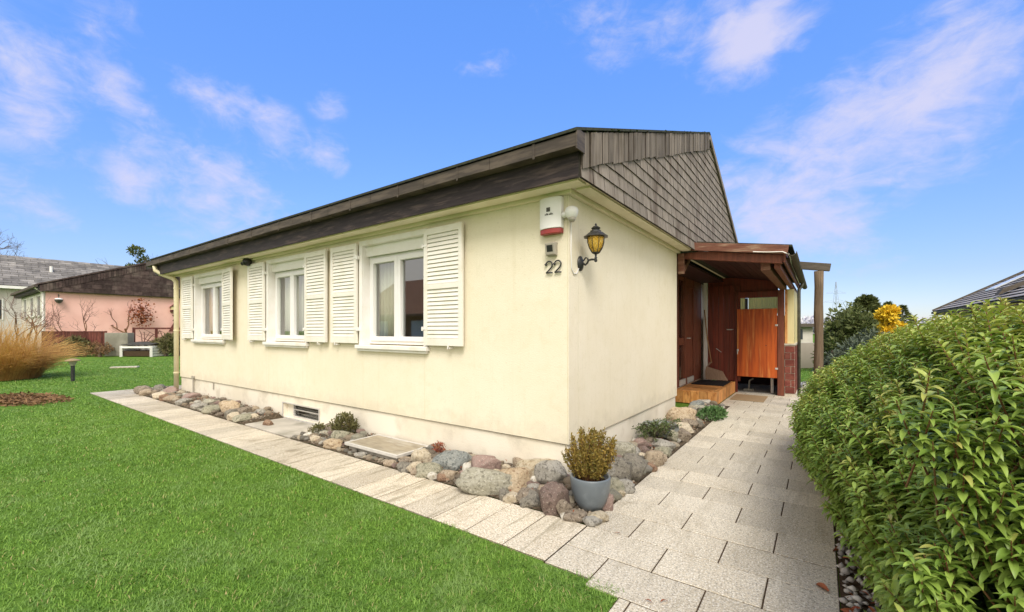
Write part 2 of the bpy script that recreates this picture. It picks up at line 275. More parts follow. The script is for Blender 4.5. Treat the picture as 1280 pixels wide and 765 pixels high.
# ------------------------------------------------------------------ mesh helpers
def tag(o, label=None, cat=None, group=None, kind=None):
    if label: o['label'] = label
    if cat: o['category'] = cat
    if group: o['group'] = group
    if kind: o['kind'] = kind
    return o
def wloc(o):
    v = Vector((0, 0, 0))
    while o: v += o.location; o = o.parent
    return v
def empty(name, loc=(0, 0, 0), label=None, cat=None, group=None):
    o = bpy.data.objects.new(name, None); col.objects.link(o); o.location = loc
    o.empty_display_size = .1
    return tag(o, label, cat, group)
class MB:
    def __init__(s): s.v, s.f, s.m, s.cur = [], [], [], 0
    def mat(s, i): s.cur = i; return s
    def add(s, vs, fs):
        n = len(s.v); s.v += [tuple(v) for v in vs]
        for f in fs: s.f.append(tuple(i+n for i in f)); s.m.append(s.cur)
        return s
    def box(s, a, b):
        x0, x1 = sorted((a[0], b[0])); y0, y1 = sorted((a[1], b[1])); z0, z1 = sorted((a[2], b[2]))
        return s.add([(x0,y0,z0),(x1,y0,z0),(x1,y1,z0),(x0,y1,z0),(x0,y0,z1),(x1,y0,z1),(x1,y1,z1),(x0,y1,z1)],
                     [(0,3,2,1),(4,5,6,7),(0,1,5,4),(1,2,6,5),(2,3,7,6),(3,0,4,7)])
    def obox(s, c, ax, ay, az, h):     # oriented box: centre, three unit axes, half sizes
        c, ax, ay, az = Vector(c), Vector(ax)*h[0], Vector(ay)*h[1], Vector(az)*h[2]
        vs = [c+i*ax+j*ay+k*az for k in (-1, 1) for i, j in ((-1, -1), (1, -1), (1, 1), (-1, 1))]
        return s.add(vs, [(0,3,2,1),(4,5,6,7),(0,1,5,4),(1,2,6,5),(2,3,7,6),(3,0,4,7)])
    def bar(s, p, q, w, h, up=(0, 0, 1)):
        p, q = Vector(p), Vector(q); d = (q-p); L = d.length; d.normalize()
        sd = d.cross(Vector(up)); sd.normalize(); u = sd.cross(d)
        return s.obox((p+q)/2, d, sd, u, (L/2, w/2, h/2))
    def prism(s, poly, n, d):          # polygon (3d points) extruded along vector n by d
        n = Vector(n)*d; k = len(poly); P = [Vector(p) for p in poly]
        vs = P+[p+n for p in P]
        return s.add(vs, [tuple(range(k-1, -1, -1)), tuple(range(k, 2*k))]+[(i, (i+1) % k, (i+1) % k+k, i+k) for i in range(k)])
    def tube(s, pts, r, seg=8, cap=True):
        pts = [Vector(p) for p in pts]; rs = r if isinstance(r, (list, tuple)) else [r]*len(pts)
        vs, fs = [], []; prev = None
        for i, p in enumerate(pts):
            d = (pts[min(i+1, len(pts)-1)]-pts[max(i-1, 0)]).normalized()
            if prev is None:
                a = Vector((0, 0, 1)) if abs(d.z) < .9 else Vector((1, 0, 0)); x = d.cross(a).normalized()
            else:
                x = (prev-d*prev.dot(d)).normalized()
            prev = x; y = d.cross(x)
            for k in range(seg):
                t = 2*math.pi*k/seg; vs.append(p+(x*math.cos(t)+y*math.sin(t))*rs[i])
        for i in range(len(pts)-1):
            for k in range(seg):
                a, b = i*seg+k, i*seg+(k+1) % seg; fs.append((a, b, b+seg, a+seg))
        if cap: fs += [tuple(range(seg-1, -1, -1)), tuple(range((len(pts)-1)*seg, len(pts)*seg))]
        return s.add(vs, fs)
    def lathe(s, prof, c, seg=24, rot=0.):
        c = Vector(c); vs, fs = [], []
        for r, z in prof:
            for k in range(seg):
                t = 2*math.pi*k/seg+rot; vs.append(c+Vector((r*math.cos(t), r*math.sin(t), z)))
        for i in range(len(prof)-1):
            for k in range(seg):
                a, b = i*seg+k, i*seg+(k+1) % seg; fs.append((a, b, b+seg, a+seg))
        if prof[0][0] > 1e-5: fs.append(tuple(range(seg-1, -1, -1)))
        if prof[-1][0] > 1e-5: fs.append(tuple(range((len(prof)-1)*seg, len(prof)*seg)))
        return s.add(vs, fs)
    def build(s, name, mats, parent=None, bevel=0., smooth=False, loc=None):
        me = bpy.data.meshes.new(name)
        off = wloc(parent) if parent else Vector(loc or (0, 0, 0))
        me.from_pydata([(v[0]-off.x, v[1]-off.y, v[2]-off.z) for v in s.v], [], s.f)
        mats = mats if isinstance(mats, (list, tuple)) else [mats]
        for m in mats: me.materials.append(m)
        me.polygons.foreach_set('material_index', s.m)
        if smooth: me.polygons.foreach_set('use_smooth', [True]*len(s.f))
        me.update()
        o = bpy.data.objects.new(name, me); col.objects.link(o)
        if parent: o.parent = parent
        else: o.location = off
        if bevel:
            b = o.modifiers.new('bevel', 'BEVEL'); b.width = bevel; b.segments = 2; b.limit_method = 'ANGLE'; b.angle_limit = R(40)
        return o
def npmesh(name, V, faces, mat, parent=None, smooth=False, mi=None, loc=None):
    """faces: list of (count, index array [n,count])"""
    me = bpy.data.meshes.new(name)
    off = np.array(wloc(parent) if parent else (loc or (0, 0, 0)), dtype=np.float64)
    V = np.asarray(V)-off
    me.vertices.add(len(V)); me.vertices.foreach_set('co', V.astype(np.float32).ravel())
    loops = np.concatenate([f.ravel() for c, f in faces]); tot = np.concatenate([np.full(len(f), c) for c, f in faces])
    start = np.concatenate([[0], np.cumsum(tot)[:-1]])
    me.loops.add(len(loops)); me.loops.foreach_set('vertex_index', loops.astype(np.int32))
    me.polygons.add(len(tot)); me.polygons.foreach_set('loop_start', start.astype(np.int32))
    try: me.polygons.foreach_set('loop_total', tot.astype(np.int32))
    except Exception: pass
    for m in (mat if isinstance(mat, (list, tuple)) else [mat]): me.materials.append(m)
    if mi is not None: me.polygons.foreach_set('material_index', mi.astype(np.int32))
    if smooth: me.polygons.foreach_set('use_smooth', np.ones(len(tot), dtype=bool))
    me.update(calc_edges=True); me.validate()
    o = bpy.data.objects.new(name, me); col.objects.link(o)
    if parent: o.parent = parent
    elif loc: o.location = loc
    return o
def stamp(tv, tf, pos, X, Y, Z, scl):
    """copies of a template (tv verts, tf faces) at pos with axes X,Y,Z and scale (n,) or (n,3)"""
    n = len(pos); scl = np.asarray(scl)
    if scl.ndim == 1: scl = np.repeat(scl[:, None], 3, 1)
    V = pos[:, None, :] + (tv[None, :, 0:1]*scl[:, None, 0:1])*X[:, None, :] + (tv[None, :, 1:2]*scl[:, None, 1:2])*Y[:, None, :] + (tv[None, :, 2:3]*scl[:, None, 2:3])*Z[:, None, :]
    k = len(tv); offs = (np.arange(n)*k)[:, None, None]
    fs = [(c, (f[None]+offs).reshape(-1, c)) for c, f in tf]
    return V.reshape(-1, 3), fs
def nrm(a): return a/np.maximum(np.linalg.norm(a, axis=1, keepdims=True), 1e-9)
def frames(D, roll=None):
    D = nrm(D); up = np.tile([0., 0., 1.], (len(D), 1)); up[np.abs(D[:, 2]) > .98] = [1., 0, 0]
    S = nrm(np.cross(D, up)); N = np.cross(S, D)
    if roll is not None:
        c, s = np.cos(roll)[:, None], np.sin(roll)[:, None]; S, N = S*c+N*s, N*c-S*s
    return S, D, N
# leaf templates: y along the leaf, x across, z out of plane (arched down, folded along the midrib)
def leaf_template(seg=5, w=.28, arch=.40, fold=.30):
    vs, q, t = [], [], []
    for i in range(seg):
        f = i/seg; ww = w/2*math.sin(math.pi*(f*.92+.06))**.8
        z = -arch*f*f; y = f*(1-.18*f*arch/.35)
        vs += [(-ww, y, z+fold*ww*2), (0, y, z), (ww, y, z+fold*ww*2)]
    vs.append((0, 1-.18*arch/.35, -arch))
    for i in range(seg-1):
        a = i*3; q += [(a, a+1, a+4, a+3), (a+1, a+2, a+5, a+4)]
    a = (seg-1)*3; t += [(a, a+1, a+3), (a+1, a+2, a+3)]
    return np.array(vs), [(4, np.array(q)), (3, np.array(t))]
LEAF = leaf_template(); LEAFLET = (np.array([(-.5, 0, .05), (0, 0, 0), (.5, 0, .05), (-.4, .6, -.02), (.4, .6, -.02), (0, 1, -.1)]), [(4, np.array([(0, 1, 5, 3), (1, 2, 4, 5)]))])
QUADLEAF = (np.array([(-.5, .0, 0), (.5, 0, 0), (.6, .5, .06), (0, 1., -.05), (-.6, .5, .06)]), [(5, np.array([(0, 1, 2, 3, 4)]))])
# ------------------------------------------------------------------ camera, world, sun
cam = bpy.data.cameras.new('camera'); co_ = bpy.data.objects.new('camera', cam); col.objects.link(co_)
co_.location = CAM; co_.rotation_euler = (R(90), 0, math.atan2(.585, .811))
cam.sensor_width = 36; cam.lens = 36*F/1280; cam.shift_y = (HY-382.5)/1280; cam.clip_end = 6000; cam.clip_start = .05
sc.camera = co_
sc.view_settings.view_transform = 'Standard'; sc.view_settings.look = 'None'; sc.view_settings.gamma = 1; sc.view_settings.use_curve_mapping = False
sc.view_settings.exposure = 1.13
SUN_EL, SUN_DIR = R(50), Vector((.60, -.80, 0)).normalized()
sl = bpy.data.lights.new('sun', 'SUN'); sl.energy = 1.5; sl.angle = R(26); sl.color = (1, .955, .88)
so = bpy.data.objects.new('sun', sl); col.objects.link(so)
sdir = Vector((SUN_DIR.x*math.cos(SUN_EL), SUN_DIR.y*math.cos(SUN_EL), math.sin(SUN_EL)))
so.rotation_euler = sdir.to_track_quat('Z', 'Y').to_euler(); so.location = (6, -10, 12)
def world():
    w = bpy.data.worlds.new('World'); sc.world = w; w.use_nodes = True; nt = w.node_tree; nt.nodes.clear()
    out = nt.nodes.new('ShaderNodeOutputWorld'); bg = nt.nodes.new('ShaderNodeBackground'); nt.links.new(bg.outputs[0], out.inputs[0])
    sky = nt.nodes.new('ShaderNodeTexSky'); sky.sky_type = 'NISHITA'; sky.sun_disc = False
    sky.sun_elevation = SUN_EL; sky.sun_rotation = math.atan2(SUN_DIR.x, SUN_DIR.y); sky.ozone_density = 3.0; sky.dust_density = .3; sky.air_density = 1.0
    tc = nt.nodes.new('ShaderNodeTexCoord'); d = tc.outputs['Generated']
    def math_(op, a, b=None, clamp=False):
        n = nt.nodes.new('ShaderNodeMath'); n.operation = op; n.use_clamp = clamp
        for i, v in enumerate((a, b)):
            if v is None: continue
            if hasattr(v, 'is_output'): nt.links.new(v, n.inputs[i])
            else: n.inputs[i].default_value = v
        return n.outputs[0]
    def dot(v):
        n = nt.nodes.new('ShaderNodeVectorMath'); n.operation = 'DOT_PRODUCT'; nt.links.new(d, n.inputs[0]); n.inputs[1].default_value = v; return n.outputs['Value']
    co = coords(nt, (1, 1, 2.2), 'Generated')
    fb = noise(nt, co, 5.5, 9, .62, .7)
    fine = noise(nt, coords(nt, (1, 1.3, 1.8), 'Generated', (0, 0, .6)), 17, 8, .62, .5)
    fbm = math_('ADD', math_('MULTIPLY', fb, .55), math_('MULTIPLY', fine, .45))
    blobs = [((-10, 90), (70, 100), 45, 1.), ((0, 140), (80, 165), 40, .8), ((95, 25), (160, 75), 45, .7), ((115, 105), (190, 155), 26, 1.), ((215, 90), (300, 135), 24, .95), ((290, 130), (375, 195), 26, .95), ((125, 205), (190, 235), 26, 1.05), ((190, 215), (330, 280), 48, 1.05), ((390, 180), (425, 205), 18, .9), ((-20, 215), (95, 285), 24, .7), ((395, 135), (425, 120), 16, .5),
             ((830, 45), (960, 30), 42, .8), ((1020, 0), (900, 95), 34, .9), ((960, 5), (905, 75), 26, .7), ((1330, 0), (1150, 85), 66, .85), ((1180, 70), (1050, 180), 58, .85), ((1060, 150), (960, 270), 66, .75), ((905, 235), (1010, 300), 60, .65), ((1000, 260), (1110, 330), 50, .55),
             ((570, 84), (650, 80), 11, .9), ((1130, 200), (1280, 110), 50, .6), ((640, 5), (840, 25), 30, .45), ((740, 60), (790, 80), 16, .4)]
    tot = None
    for p, q, w_, s in blobs:
        a, b = Vector(ray(*p)).normalized(), Vector(ray(*q)).normalized()
        c = (a+b).normalized(); ax = (b-a); L = ax.length/2; ax.normalize(); ax = (ax-c*ax.dot(c)).normalized(); bx = c.cross(ax)
        cu = ((p[0]+q[0])/2-CX)/F; cv = ((p[1]+q[1])/2-HY)/F; wv = w_/F/(1+cu*cu+cv*cv)**.75
        x = math_('DIVIDE', dot(ax), L*1.15+wv*.9); y = math_('DIVIDE', dot(bx), wv*2.1)
        qd = math_('SQRT', math_('ADD', math_('MULTIPLY', x, x), math_('MULTIPLY', y, y)))
        qd = math_('ADD', qd, math_('LESS_THAN', dot(c), 0.))
        mk = math_('MULTIPLY', math_('SUBTRACT', 1.0, qd, True), s)
        tot = mk if tot is None else math_('ADD', tot, mk)
    cloud = math_('MULTIPLY', ramp(nt, tot, .0, .25), ramp(nt, math_('ADD', tot, math_('MULTIPLY', math_('SUBTRACT', fbm, .52), 3.4)), .05, 1.45, 0, .86))
    # unseen overcast added behind the camera, brighter at right to light the side wall
    back = dot(Vector((-.12, -.97, .22)).normalized()); back2 = dot(Vector((.80, -.55, .25)).normalized())
    bk2 = ramp(nt, math_('ADD', back2, math_('MULTIPLY', fb, .3)), .30, .72, 0, .92)
    bk = ramp(nt, math_('ADD', back, math_('MULTIPLY', fb, .3)), .24, .70, 0, .9)
    sep = nt.nodes.new('ShaderNodeSeparateXYZ'); nt.links.new(d, sep.inputs[0])
    el = nt.nodes.new('ShaderNodeMapRange'); nt.links.new(sep.outputs[2], el.inputs[0]); el.inputs[1].default_value = .10; el.inputs[2].default_value = .60
    tint = mixc(nt, el.outputs[0], (.78, .78, .95), (1.06, 1.53, 2.2))
    skc = mixc(nt, 1.0, sky.outputs[0], tint, 'MULTIPLY')
    hsv = nt.nodes.new('ShaderNodeHueSaturation'); hsv.inputs['Saturation'].default_value = 1.0; nt.links.new(skc, hsv.inputs['Color'])
    c = mixc(nt, cloud, hsv.outputs[0], (4.5, 4.4, 5.7))
    c = mixc(nt, bk, c, (7.2, 6.8, 6.2)); c = mixc(nt, bk2, c, (10.5, 9.8, 8.6))
    nt.links.new(c, bg.inputs[0]); bg.inputs[1].default_value = .075
world()
# ------------------------------------------------------------------ ground, paths, bed
def sheet(name, poly, z, mat, kind='structure'):
    m = MB(); m.add([(x, y, z) for x, y in poly], [tuple(range(len(poly)))]); o = m.build(name, mat); return tag(o, kind=kind)
sheet('ground', [(-900, -900), (900, -900), (900, 900), (-900, 900)], -.012, M['lawn'])
def paver_field(name, rects, mat, gap=.0085, h=.05, sub=None, z=.03):
    """slabs as bevelled blocks; rects = (x0,y0,x1,y1)"""
    m = MB()
    for (x0, y0, x1, y1) in rects:
        g = gap/2; dz = random.uniform(-.0009, .0012); tx, ty = random.uniform(-.0008, .0008), random.uniform(-.0008, .0008); bv = .003
        a = [(x0+g, y0+g), (x1-g, y0+g), (x1-g, y1-g), (x0+g, y1-g)]; i = [(x0+g+bv, y0+g+bv), (x1-g-bv, y0+g+bv), (x1-g-bv, y1-g-bv), (x0+g+bv, y1-g-bv)]
        zz = lambda p: z+dz+tx*(1 if p[0] > (x0+x1)/2 else -1)+ty*(1 if p[1] > (y0+y1)/2 else -1)
        vs = [(p[0], p[1], z-h) for p in a]+[(p[0], p[1], zz(p)-bv) for p in a]+[(p[0], p[1], zz(p)) for p in i]
        m.add(vs, [(0,1,5,4),(1,2,6,5),(2,3,7,6),(3,0,4,7),(4,5,9,8),(5,6,10,9),(6,7,11,10),(7,4,8,11),(8,9,10,11)])
    return tag(m.build(name, mat), kind='structure')
PZ = .0
rects = []; y = -.62-.355*6; k = 0
PX0_, PX1 = .50, 2.04
while y < 9.4:
    PX0 = PX0_ if y < 5.5 else .285
    off = .82 if k % 2 == 0 else 1.10
    js = [off+.595*i for i in range(-3, 5)]; js = [PX0]+[j for j in js if PX0+.06 < j < PX1-.06]+[PX1]
    for a, b in zip(js[:-1], js[1:]): rects.append((a, y, b, y+.355))
    y += .355; k += 1
rects = [(r[0], max(r[1], -1.262), r[2], r[3]) if (r[2] < 1.12 and r[1] < -1.2 and r[1] > -1.4) else r for r in rects]
rects = [r for r in rects if not (r[1] < -1.4 and r[2] < 1.03)]
rects = [(max(r[0], 1.03), *r[1:]) if r[1] < -1.4 else r for r in rects]
paver_field('side_path', rects, M['paver'], z=PZ)
fr = []; x = .497
while x > -12.2:
    fr.append((x-.355, -1.245, x, -.625)); x -= .355
xe = x
yy = -.625
while yy < 1.2:            # the short piece round the far corner of the house
    fr.append((xe, yy, -11.35, yy+.62)); yy += .62
paver_field('front_path', fr, M['paver_front'], z=PZ)
PX0 = PX0_; sheet('paving_bed', [(1.03, -3.2), (PX1, -3.2), (PX1, 9.45), (.285, 9.45), (.285, 5.6), (PX0-.01, 5.6), (PX0-.01, -1.262), (1.03, -1.262)], -.0045, M['soil'])
sheet('front_paving_bed', [(xe, -1.245), (.497, -1.245), (.497, -.62), (xe, -.62)], -.0045, M['soil'])
def bedz(x, y):            # height of the soil in the stone bed
    t = 0.
    if -5.5 < x < -4.0 and y < .05: return -.008
    if y <= 0: t = max(t, min(1, (y+.62)/.55))
    if x >= 0 and y > -.62: t = max(0., min(1, (.5-x)/.45))*min(1, (y+.62)/.5)
    return .005+.085*t
m = MB(); nx, ny = 160, 8
xs = [-11.4+11.9*i/nx for i in range(nx+1)]
for i in range(nx):
    for j in range(ny):
        ys = [-.625+.645*j/ny, -.625+.645*(j+1)/ny]
        p = [(xs[i], ys[0]), (xs[i+1], ys[0]), (xs[i+1], ys[1]), (xs[i], ys[1])]
        m.add([(a, b, bedz(a, b)+.012*mnoise.noise((a*4, b*4, 0))) for a, b in p], [(0, 1, 2, 3)])
for i in range(40):
    for j in range(6):
        y0, y1 = .02+5.6*i/40, .02+5.6*(i+1)/40; x0, x1 = -.03+.53*j/6, -.03+.53*(j+1)/6
        p = [(x0, y0), (x1, y0), (x1, y1), (x0, y1)]
        m.add([(a, b, bedz(a, b)+.012*mnoise.noise((a*4, b*4, 0))) for a, b in p], [(0, 1, 2, 3)])
tag(m.build('stone_bed_soil', M['bedsoil']), kind='structure')
m = MB().box((-5.45, -.615, -.02), (-4.05, .0, .016)); tag(m.build('concrete_slab', M['concrete'], bevel=.006), kind='structure')
sheet('hedge_gravel_bed', [(PX1+.004, -3.2), (3.9, -3.2), (3.9, 6.6), (PX1+.004, 6.6)], -.006, M['soil'])
sheet('rear_gravel_bed', [(1.5, 9.46), (2.6, 9.46), (2.6, 11.4), (1.5, 11.4)], -.006, M['concrete'])
# ------------------------------------------------------------------ the house
house = empty('bungalow', (-5.2, 4.9, 0), 'cream rendered bungalow with white louvred shutters and brown shingled gable', 'house')
YB = 9.8; XL = -10.43; WH = 2.87; RZ = 5.13; YR = 4.9
WIN = [(-3.25, -1.98), (-6.0, -4.73), (-9.43, -7.90)]; WZ0, WZ1 = 1.30, 2.69
def wall_front(m, x0, x1, z0, z1, holes, y0, y1):
    """vertical wall strip panels between y0 (outer) and y1 with rectangular holes"""
    xs = sorted({x0, x1, *[h[0] for h in holes], *[h[1] for h in holes]}); zs = sorted({z0, z1, *[h[2] for h in holes], *[h[3] for h in holes]})
    inh = lambda x, z: any(h[0] < x < h[1] and h[2] < z < h[3] for h in holes)
    def solid(i, j): return 0 <= i < len(xs)-1 and 0 <= j < len(zs)-1 and not inh((xs[i]+xs[i+1])/2, (zs[j]+zs[j+1])/2)
    for i in range(len(xs)-1):
        for j in range(len(zs)-1):
            if not solid(i, j): continue
            a, b, c, d = xs[i], xs[i+1], zs[j], zs[j+1]
            m.add([(a, y0, c), (b, y0, c), (b, y0, d), (a, y0, d)], [(0, 1, 2, 3)]); m.add([(a, y1, c), (b, y1, c), (b, y1, d), (a, y1, d)], [(3, 2, 1, 0)])
            if not solid(i-1, j): m.add([(a, y0, c), (a, y0, d), (a, y1, d), (a, y1, c)], [(0, 1, 2, 3)])
            if not solid(i+1, j): m.add([(b, y0, c), (b, y1, c), (b, y1, d), (b, y0, d)], [(0, 1, 2, 3)])
            if not solid(i, j-1): m.add([(a, y0, c), (a, y1, c), (b, y1, c), (b, y0, c)], [(0, 1, 2, 3)])
            if not solid(i, j+1): m.add([(a, y0, d), (b, y0, d), (b, y1, d), (a, y1, d)], [(0, 1, 2, 3)])
m = MB(); ZB = .405
wall_front(m, XL, 0, ZB, WH, [(a, b, WZ0, WZ1) for a, b in WIN], 0., .20)
m.box((-.20, .203, ZB), (0, 3.80, WH)); m.box((-.55, 3.60, ZB), (-.203, 3.80, WH))
m.box((XL, .203, ZB), (XL+.2, YB, WH)); m.box((XL+.203, YB-.2, ZB), (-.55, YB, WH)); m.box((-.75, 3.803, ZB), (-.55, 5.75, WH)); m.box((-.75, 8.15, ZB), (-.55, YB-.203, WH))
m.build('wall', M['render'], house)
m = MB()      # joints of the cladding panels: thin cover grooves proud of the wall by a hair
for xj, z0, z1 in ((-3.24, ZB+.01, 1.24), (-1.99, ZB+.01, 1.24), (-.012, ZB+.01, 2.85), (-4.72, ZB+.01, 1.24), (-6.0, ZB+.01, 1.24)):
    MB().box((xj-.0022, -.0015, z0), (xj+.0022, .004, z1)).build('panel_joint', M['sealant'], house)
for yj in (): MB().box((-.004, yj-.002, ZB+.01), (.0015, yj+.002, 2.85)).build('panel_joint', M['sealant'], house)
BW = (-5.52, -4.40, .03, .262)
m = MB(); wall_front(m, XL+.02, -.02, -.1, ZB-.012, [BW], .022, .22)
m.box((-.22, .223, -.1), (-.02, 3.78, ZB-.012)); m.box((-.75, 3.60, -.1), (-.222, 3.78, ZB-.012)); m.box((XL+.02, .223, -.1), (XL+.22, YB-.02, ZB-.012)); m.box((-.77, 3.80, -.1), (-.57, YB-.05, ZB-.012)); m.box((XL+.223, YB-.22, -.1), (-.773, YB-.02, ZB-.012))
m.build('plinth', M['plinth'], house)
m = MB(); m.box((XL+.03, .03, ZB-.0125), (-.03, .19, ZB+.0005)); m.box((-.19, .19, ZB-.0125), (-.03, 3.77, ZB+.0005)); m.build('shadow_gap', M['joint'], house)
m = MB(); m.box((XL+.25, 2.6, -.1), (-.8, 2.68, 2.85)); m.box((XL+.25, .26, .3), (-.8, 2.6, .36)); m.box((-3.9, .3, .36), (-3.82, 2.6, 2.85)); m.box((-6.9, .3, .36), (-6.82, 2.6, 2.85)); m.box((XL+.21, .21, 2.80), (-.22, 9.4, 2.84)); m.build('interior_wall', M['interior'], house)
# eaves
XO, YO, XLO = .27, -.30, -11.1
m = MB(); m.box((XLO+.02, YO+.02, WH-.025), (XO-.02, -.002, WH)); m.box((.002, .0, WH-.025), (XO-.02, YB, WH)); m.box((XLO+.02, 0, WH-.025), (XL-.002, YB, WH))
m.box((XLO+.02, -.045, WH-.075), (.045, -.002, WH-.027)); m.box((.002, .0, WH-.075), (.045, YB, WH-.027))
m.box((.075, .0, WH-.045), (XO-.05, YB, WH-.027)); m.box((XLO+.02, YO+.06, WH-.045), (XO-.05, -.075, WH-.027))
m.build('soffit', M['soffit'], house)
m = MB(); m.box((XLO+.01, YO, WH-.04), (XO-.015, YO+.03, 3.12)); m.build('fascia', M['fascia'], house)
m = MB()
x = XO+.02; i = 0
while x > XLO-.2:
    x2 = max(x-.93, XLO-.24); m.box((x2+.005, YO-.115, 3.050+.003*(i % 2)), (x, YO-.0, 3.162+.0025*(i % 2))); x = x2; i += 1
    if x <= XLO-.235: break
x = XO-.4
while x > XLO:
    m.box((x-.012, YO-.12, 3.03), (x+.012, YO-.117, 3.17)); x -= .93
m.box((XO+.0205, YO-.12, 3.025), (XO+.034, YO+.03, 3.20))
m.build('gutter', M['gutter'], house, bevel=.004)
sl_f = (RZ-3.19)/(YR-YO); sl_b = .44
m = MB(); th = .05
yb = YB+.3; zb = RZ-sl_b*(yb-YR)
th = .028; m.prism([(XLO-.2, YO-.13, 3.172), (XLO-.2, YR, RZ), (XLO-.2, yb, zb), (XLO-.2, yb, zb+th), (XLO-.2, YR, RZ+th), (XLO-.2, YO-.13, 3.172+th*.9)][::-1], (1, 0, 0), XO+.035-XLO+.2)
m.build('roof', M['roof_dark'], house)
# gable shingles
def clip(poly, a, b, c):         # keep a*y+b*z<=c
    out = []
    for i in range(len(poly)):
        p, q = poly[i], poly[(i+1) % len(poly)]; dp, dq = a*p[0]+b*p[1]-c, a*q[0]+b*q[1]-c
        if dp <= 0: out.append(p)
        if dp*dq < 0: t = dp/(dp-dq); out.append((p[0]+(q[0]-p[0])*t, p[1]+(q[1]-p[1])*t))
    return out
def gable(xp, y0, z0, yr, zr, yb, slb, band=.30, row=.138, w=.25, sgn=1, bot=None):
    """shingle rows and the upright band along the front rake; returns MB"""
    m = MB(); sf = (zr-z0)/(yr-y0)
    def tile(poly, t0, t1, zlo, zhi):
        if len(poly) < 3: return
        xs = [xp+sgn*(t1+(t0-t1)*(p[1]-zlo)/(zhi-zlo)) for p in poly]
        k = len(poly); vs = [(x, p[0], p[1]) for x, p in zip(xs, poly)]+[(xp-.004*sgn, p[0], p[1]) for p in poly]
        fs = [tuple(range(k))]+[(i+k, (i+1) % k+k, (i+1) % k, i) for i in range(k)]
        m.mat(0).add(vs, fs[:1])
        n0 = len(m.v)-len(vs); m.f += [tuple(i+n0 for i in f) for f in fs[1:]]; m.m += [1]*(len(fs)-1)
    bot = WH-.045+z0-3.17 if bot is None else bot
    z = bot; r = 0
    while z < zr:
        y = y0-(.135 if r % 2 else 0)
        while y < yb:
            ww = w; g = .0055; dj = random.uniform(-.004, .004)
            p = [(y+g, z+dj*.6), (y+ww-g, z+dj*.6), (y+ww-g, z+row*1.0), (y+g, z+row*1.0)]
            p = clip(p, -sf, 1, z0-band-sf*y0); p = clip(p, -1, 0, -y0-.012)
            p = clip(p, slb, 1, zr-.06+slb*yr); p = clip(p, 0, -1, -bot)
            tile(p, .002, .012+random.uniform(-.002, .003), z, z+row)
            y += ww
        z += row; r += 1
    up = MB(); y = y0+.012
    while y < yr:
        ww = random.uniform(.12, .15); y2 = min(y+ww, yr); g = .0065
        zl = lambda yy: z0+sf*(yy-y0)
        d = random.uniform(-.014, .010); b2 = band+.02
        p = [(y+g, zl(y)-b2+d), (y2-g, zl(y2)-b2+d), (y2-g, zl(y2)-.02), (y+g, zl(y)-.02)]; p = clip(p, slb, 1, zr-.06+slb*yr)
        k = len(p); th_ = .026+random.uniform(-.008, .008)
        vs = [(xp+sgn*th_, a, b) for a, b in p]+[(xp-sgn*.004, a, b) for a, b in p]; fs = [tuple(range(k))]+[(i+k, (i+1) % k+k, (i+1) % k, i) for i in range(k)]
        up.mat(0).add(vs, fs[:1]); n0 = len(up.v)-len(vs); up.f += [tuple(i+n0 for i in f) for f in fs[1:]]; up.m += [1]*(len(fs)-1); y += ww
    return m, up
m, up = gable(XO, YO+.0, 3.222, YR, RZ+.03, yb, sl_b, bot=WH-.045)
gb = m.build('gable_cladding', [M['shingle'], M['edge']], house); up.build('upright_shingles', [M['shingle_up'], M['edge']], house)
m = MB(); m.add([(XO-.012, YO, WH-.045), (XO-.012, yb, WH-.045), (XO-.012, yb, zb), (XO-.012, YR, RZ), (XO-.012, YO, 3.17)], [(0, 1, 2, 3, 4)]); m.build('cladding_backing', M['joint'], house)
m = MB(); m.bar((XO+.03, YR, RZ-.07), (XO+.03, yb, zb-.07), .03, .10, up=(0, 0, 1)); m.build('verge_board', M['shingle'], house)
# moss and broken shingle edge along the rake
V = []; n = 420; ys = rng.uniform(YO, YR, n); P = np.stack([rng.uniform(XO-.06, XO+.04, n), ys, 3.225+sl_f*(ys-YO)-.012], 1)
D = nrm(rng.normal(0, 1, (n, 3))+[0, 0, .6]); S, D, N = frames(D); V, fs = stamp(*QUADLEAF, P, S, D, N, rng.uniform(.012, .03, n)); npmesh('roof_moss', V, fs, M['moss'], house)
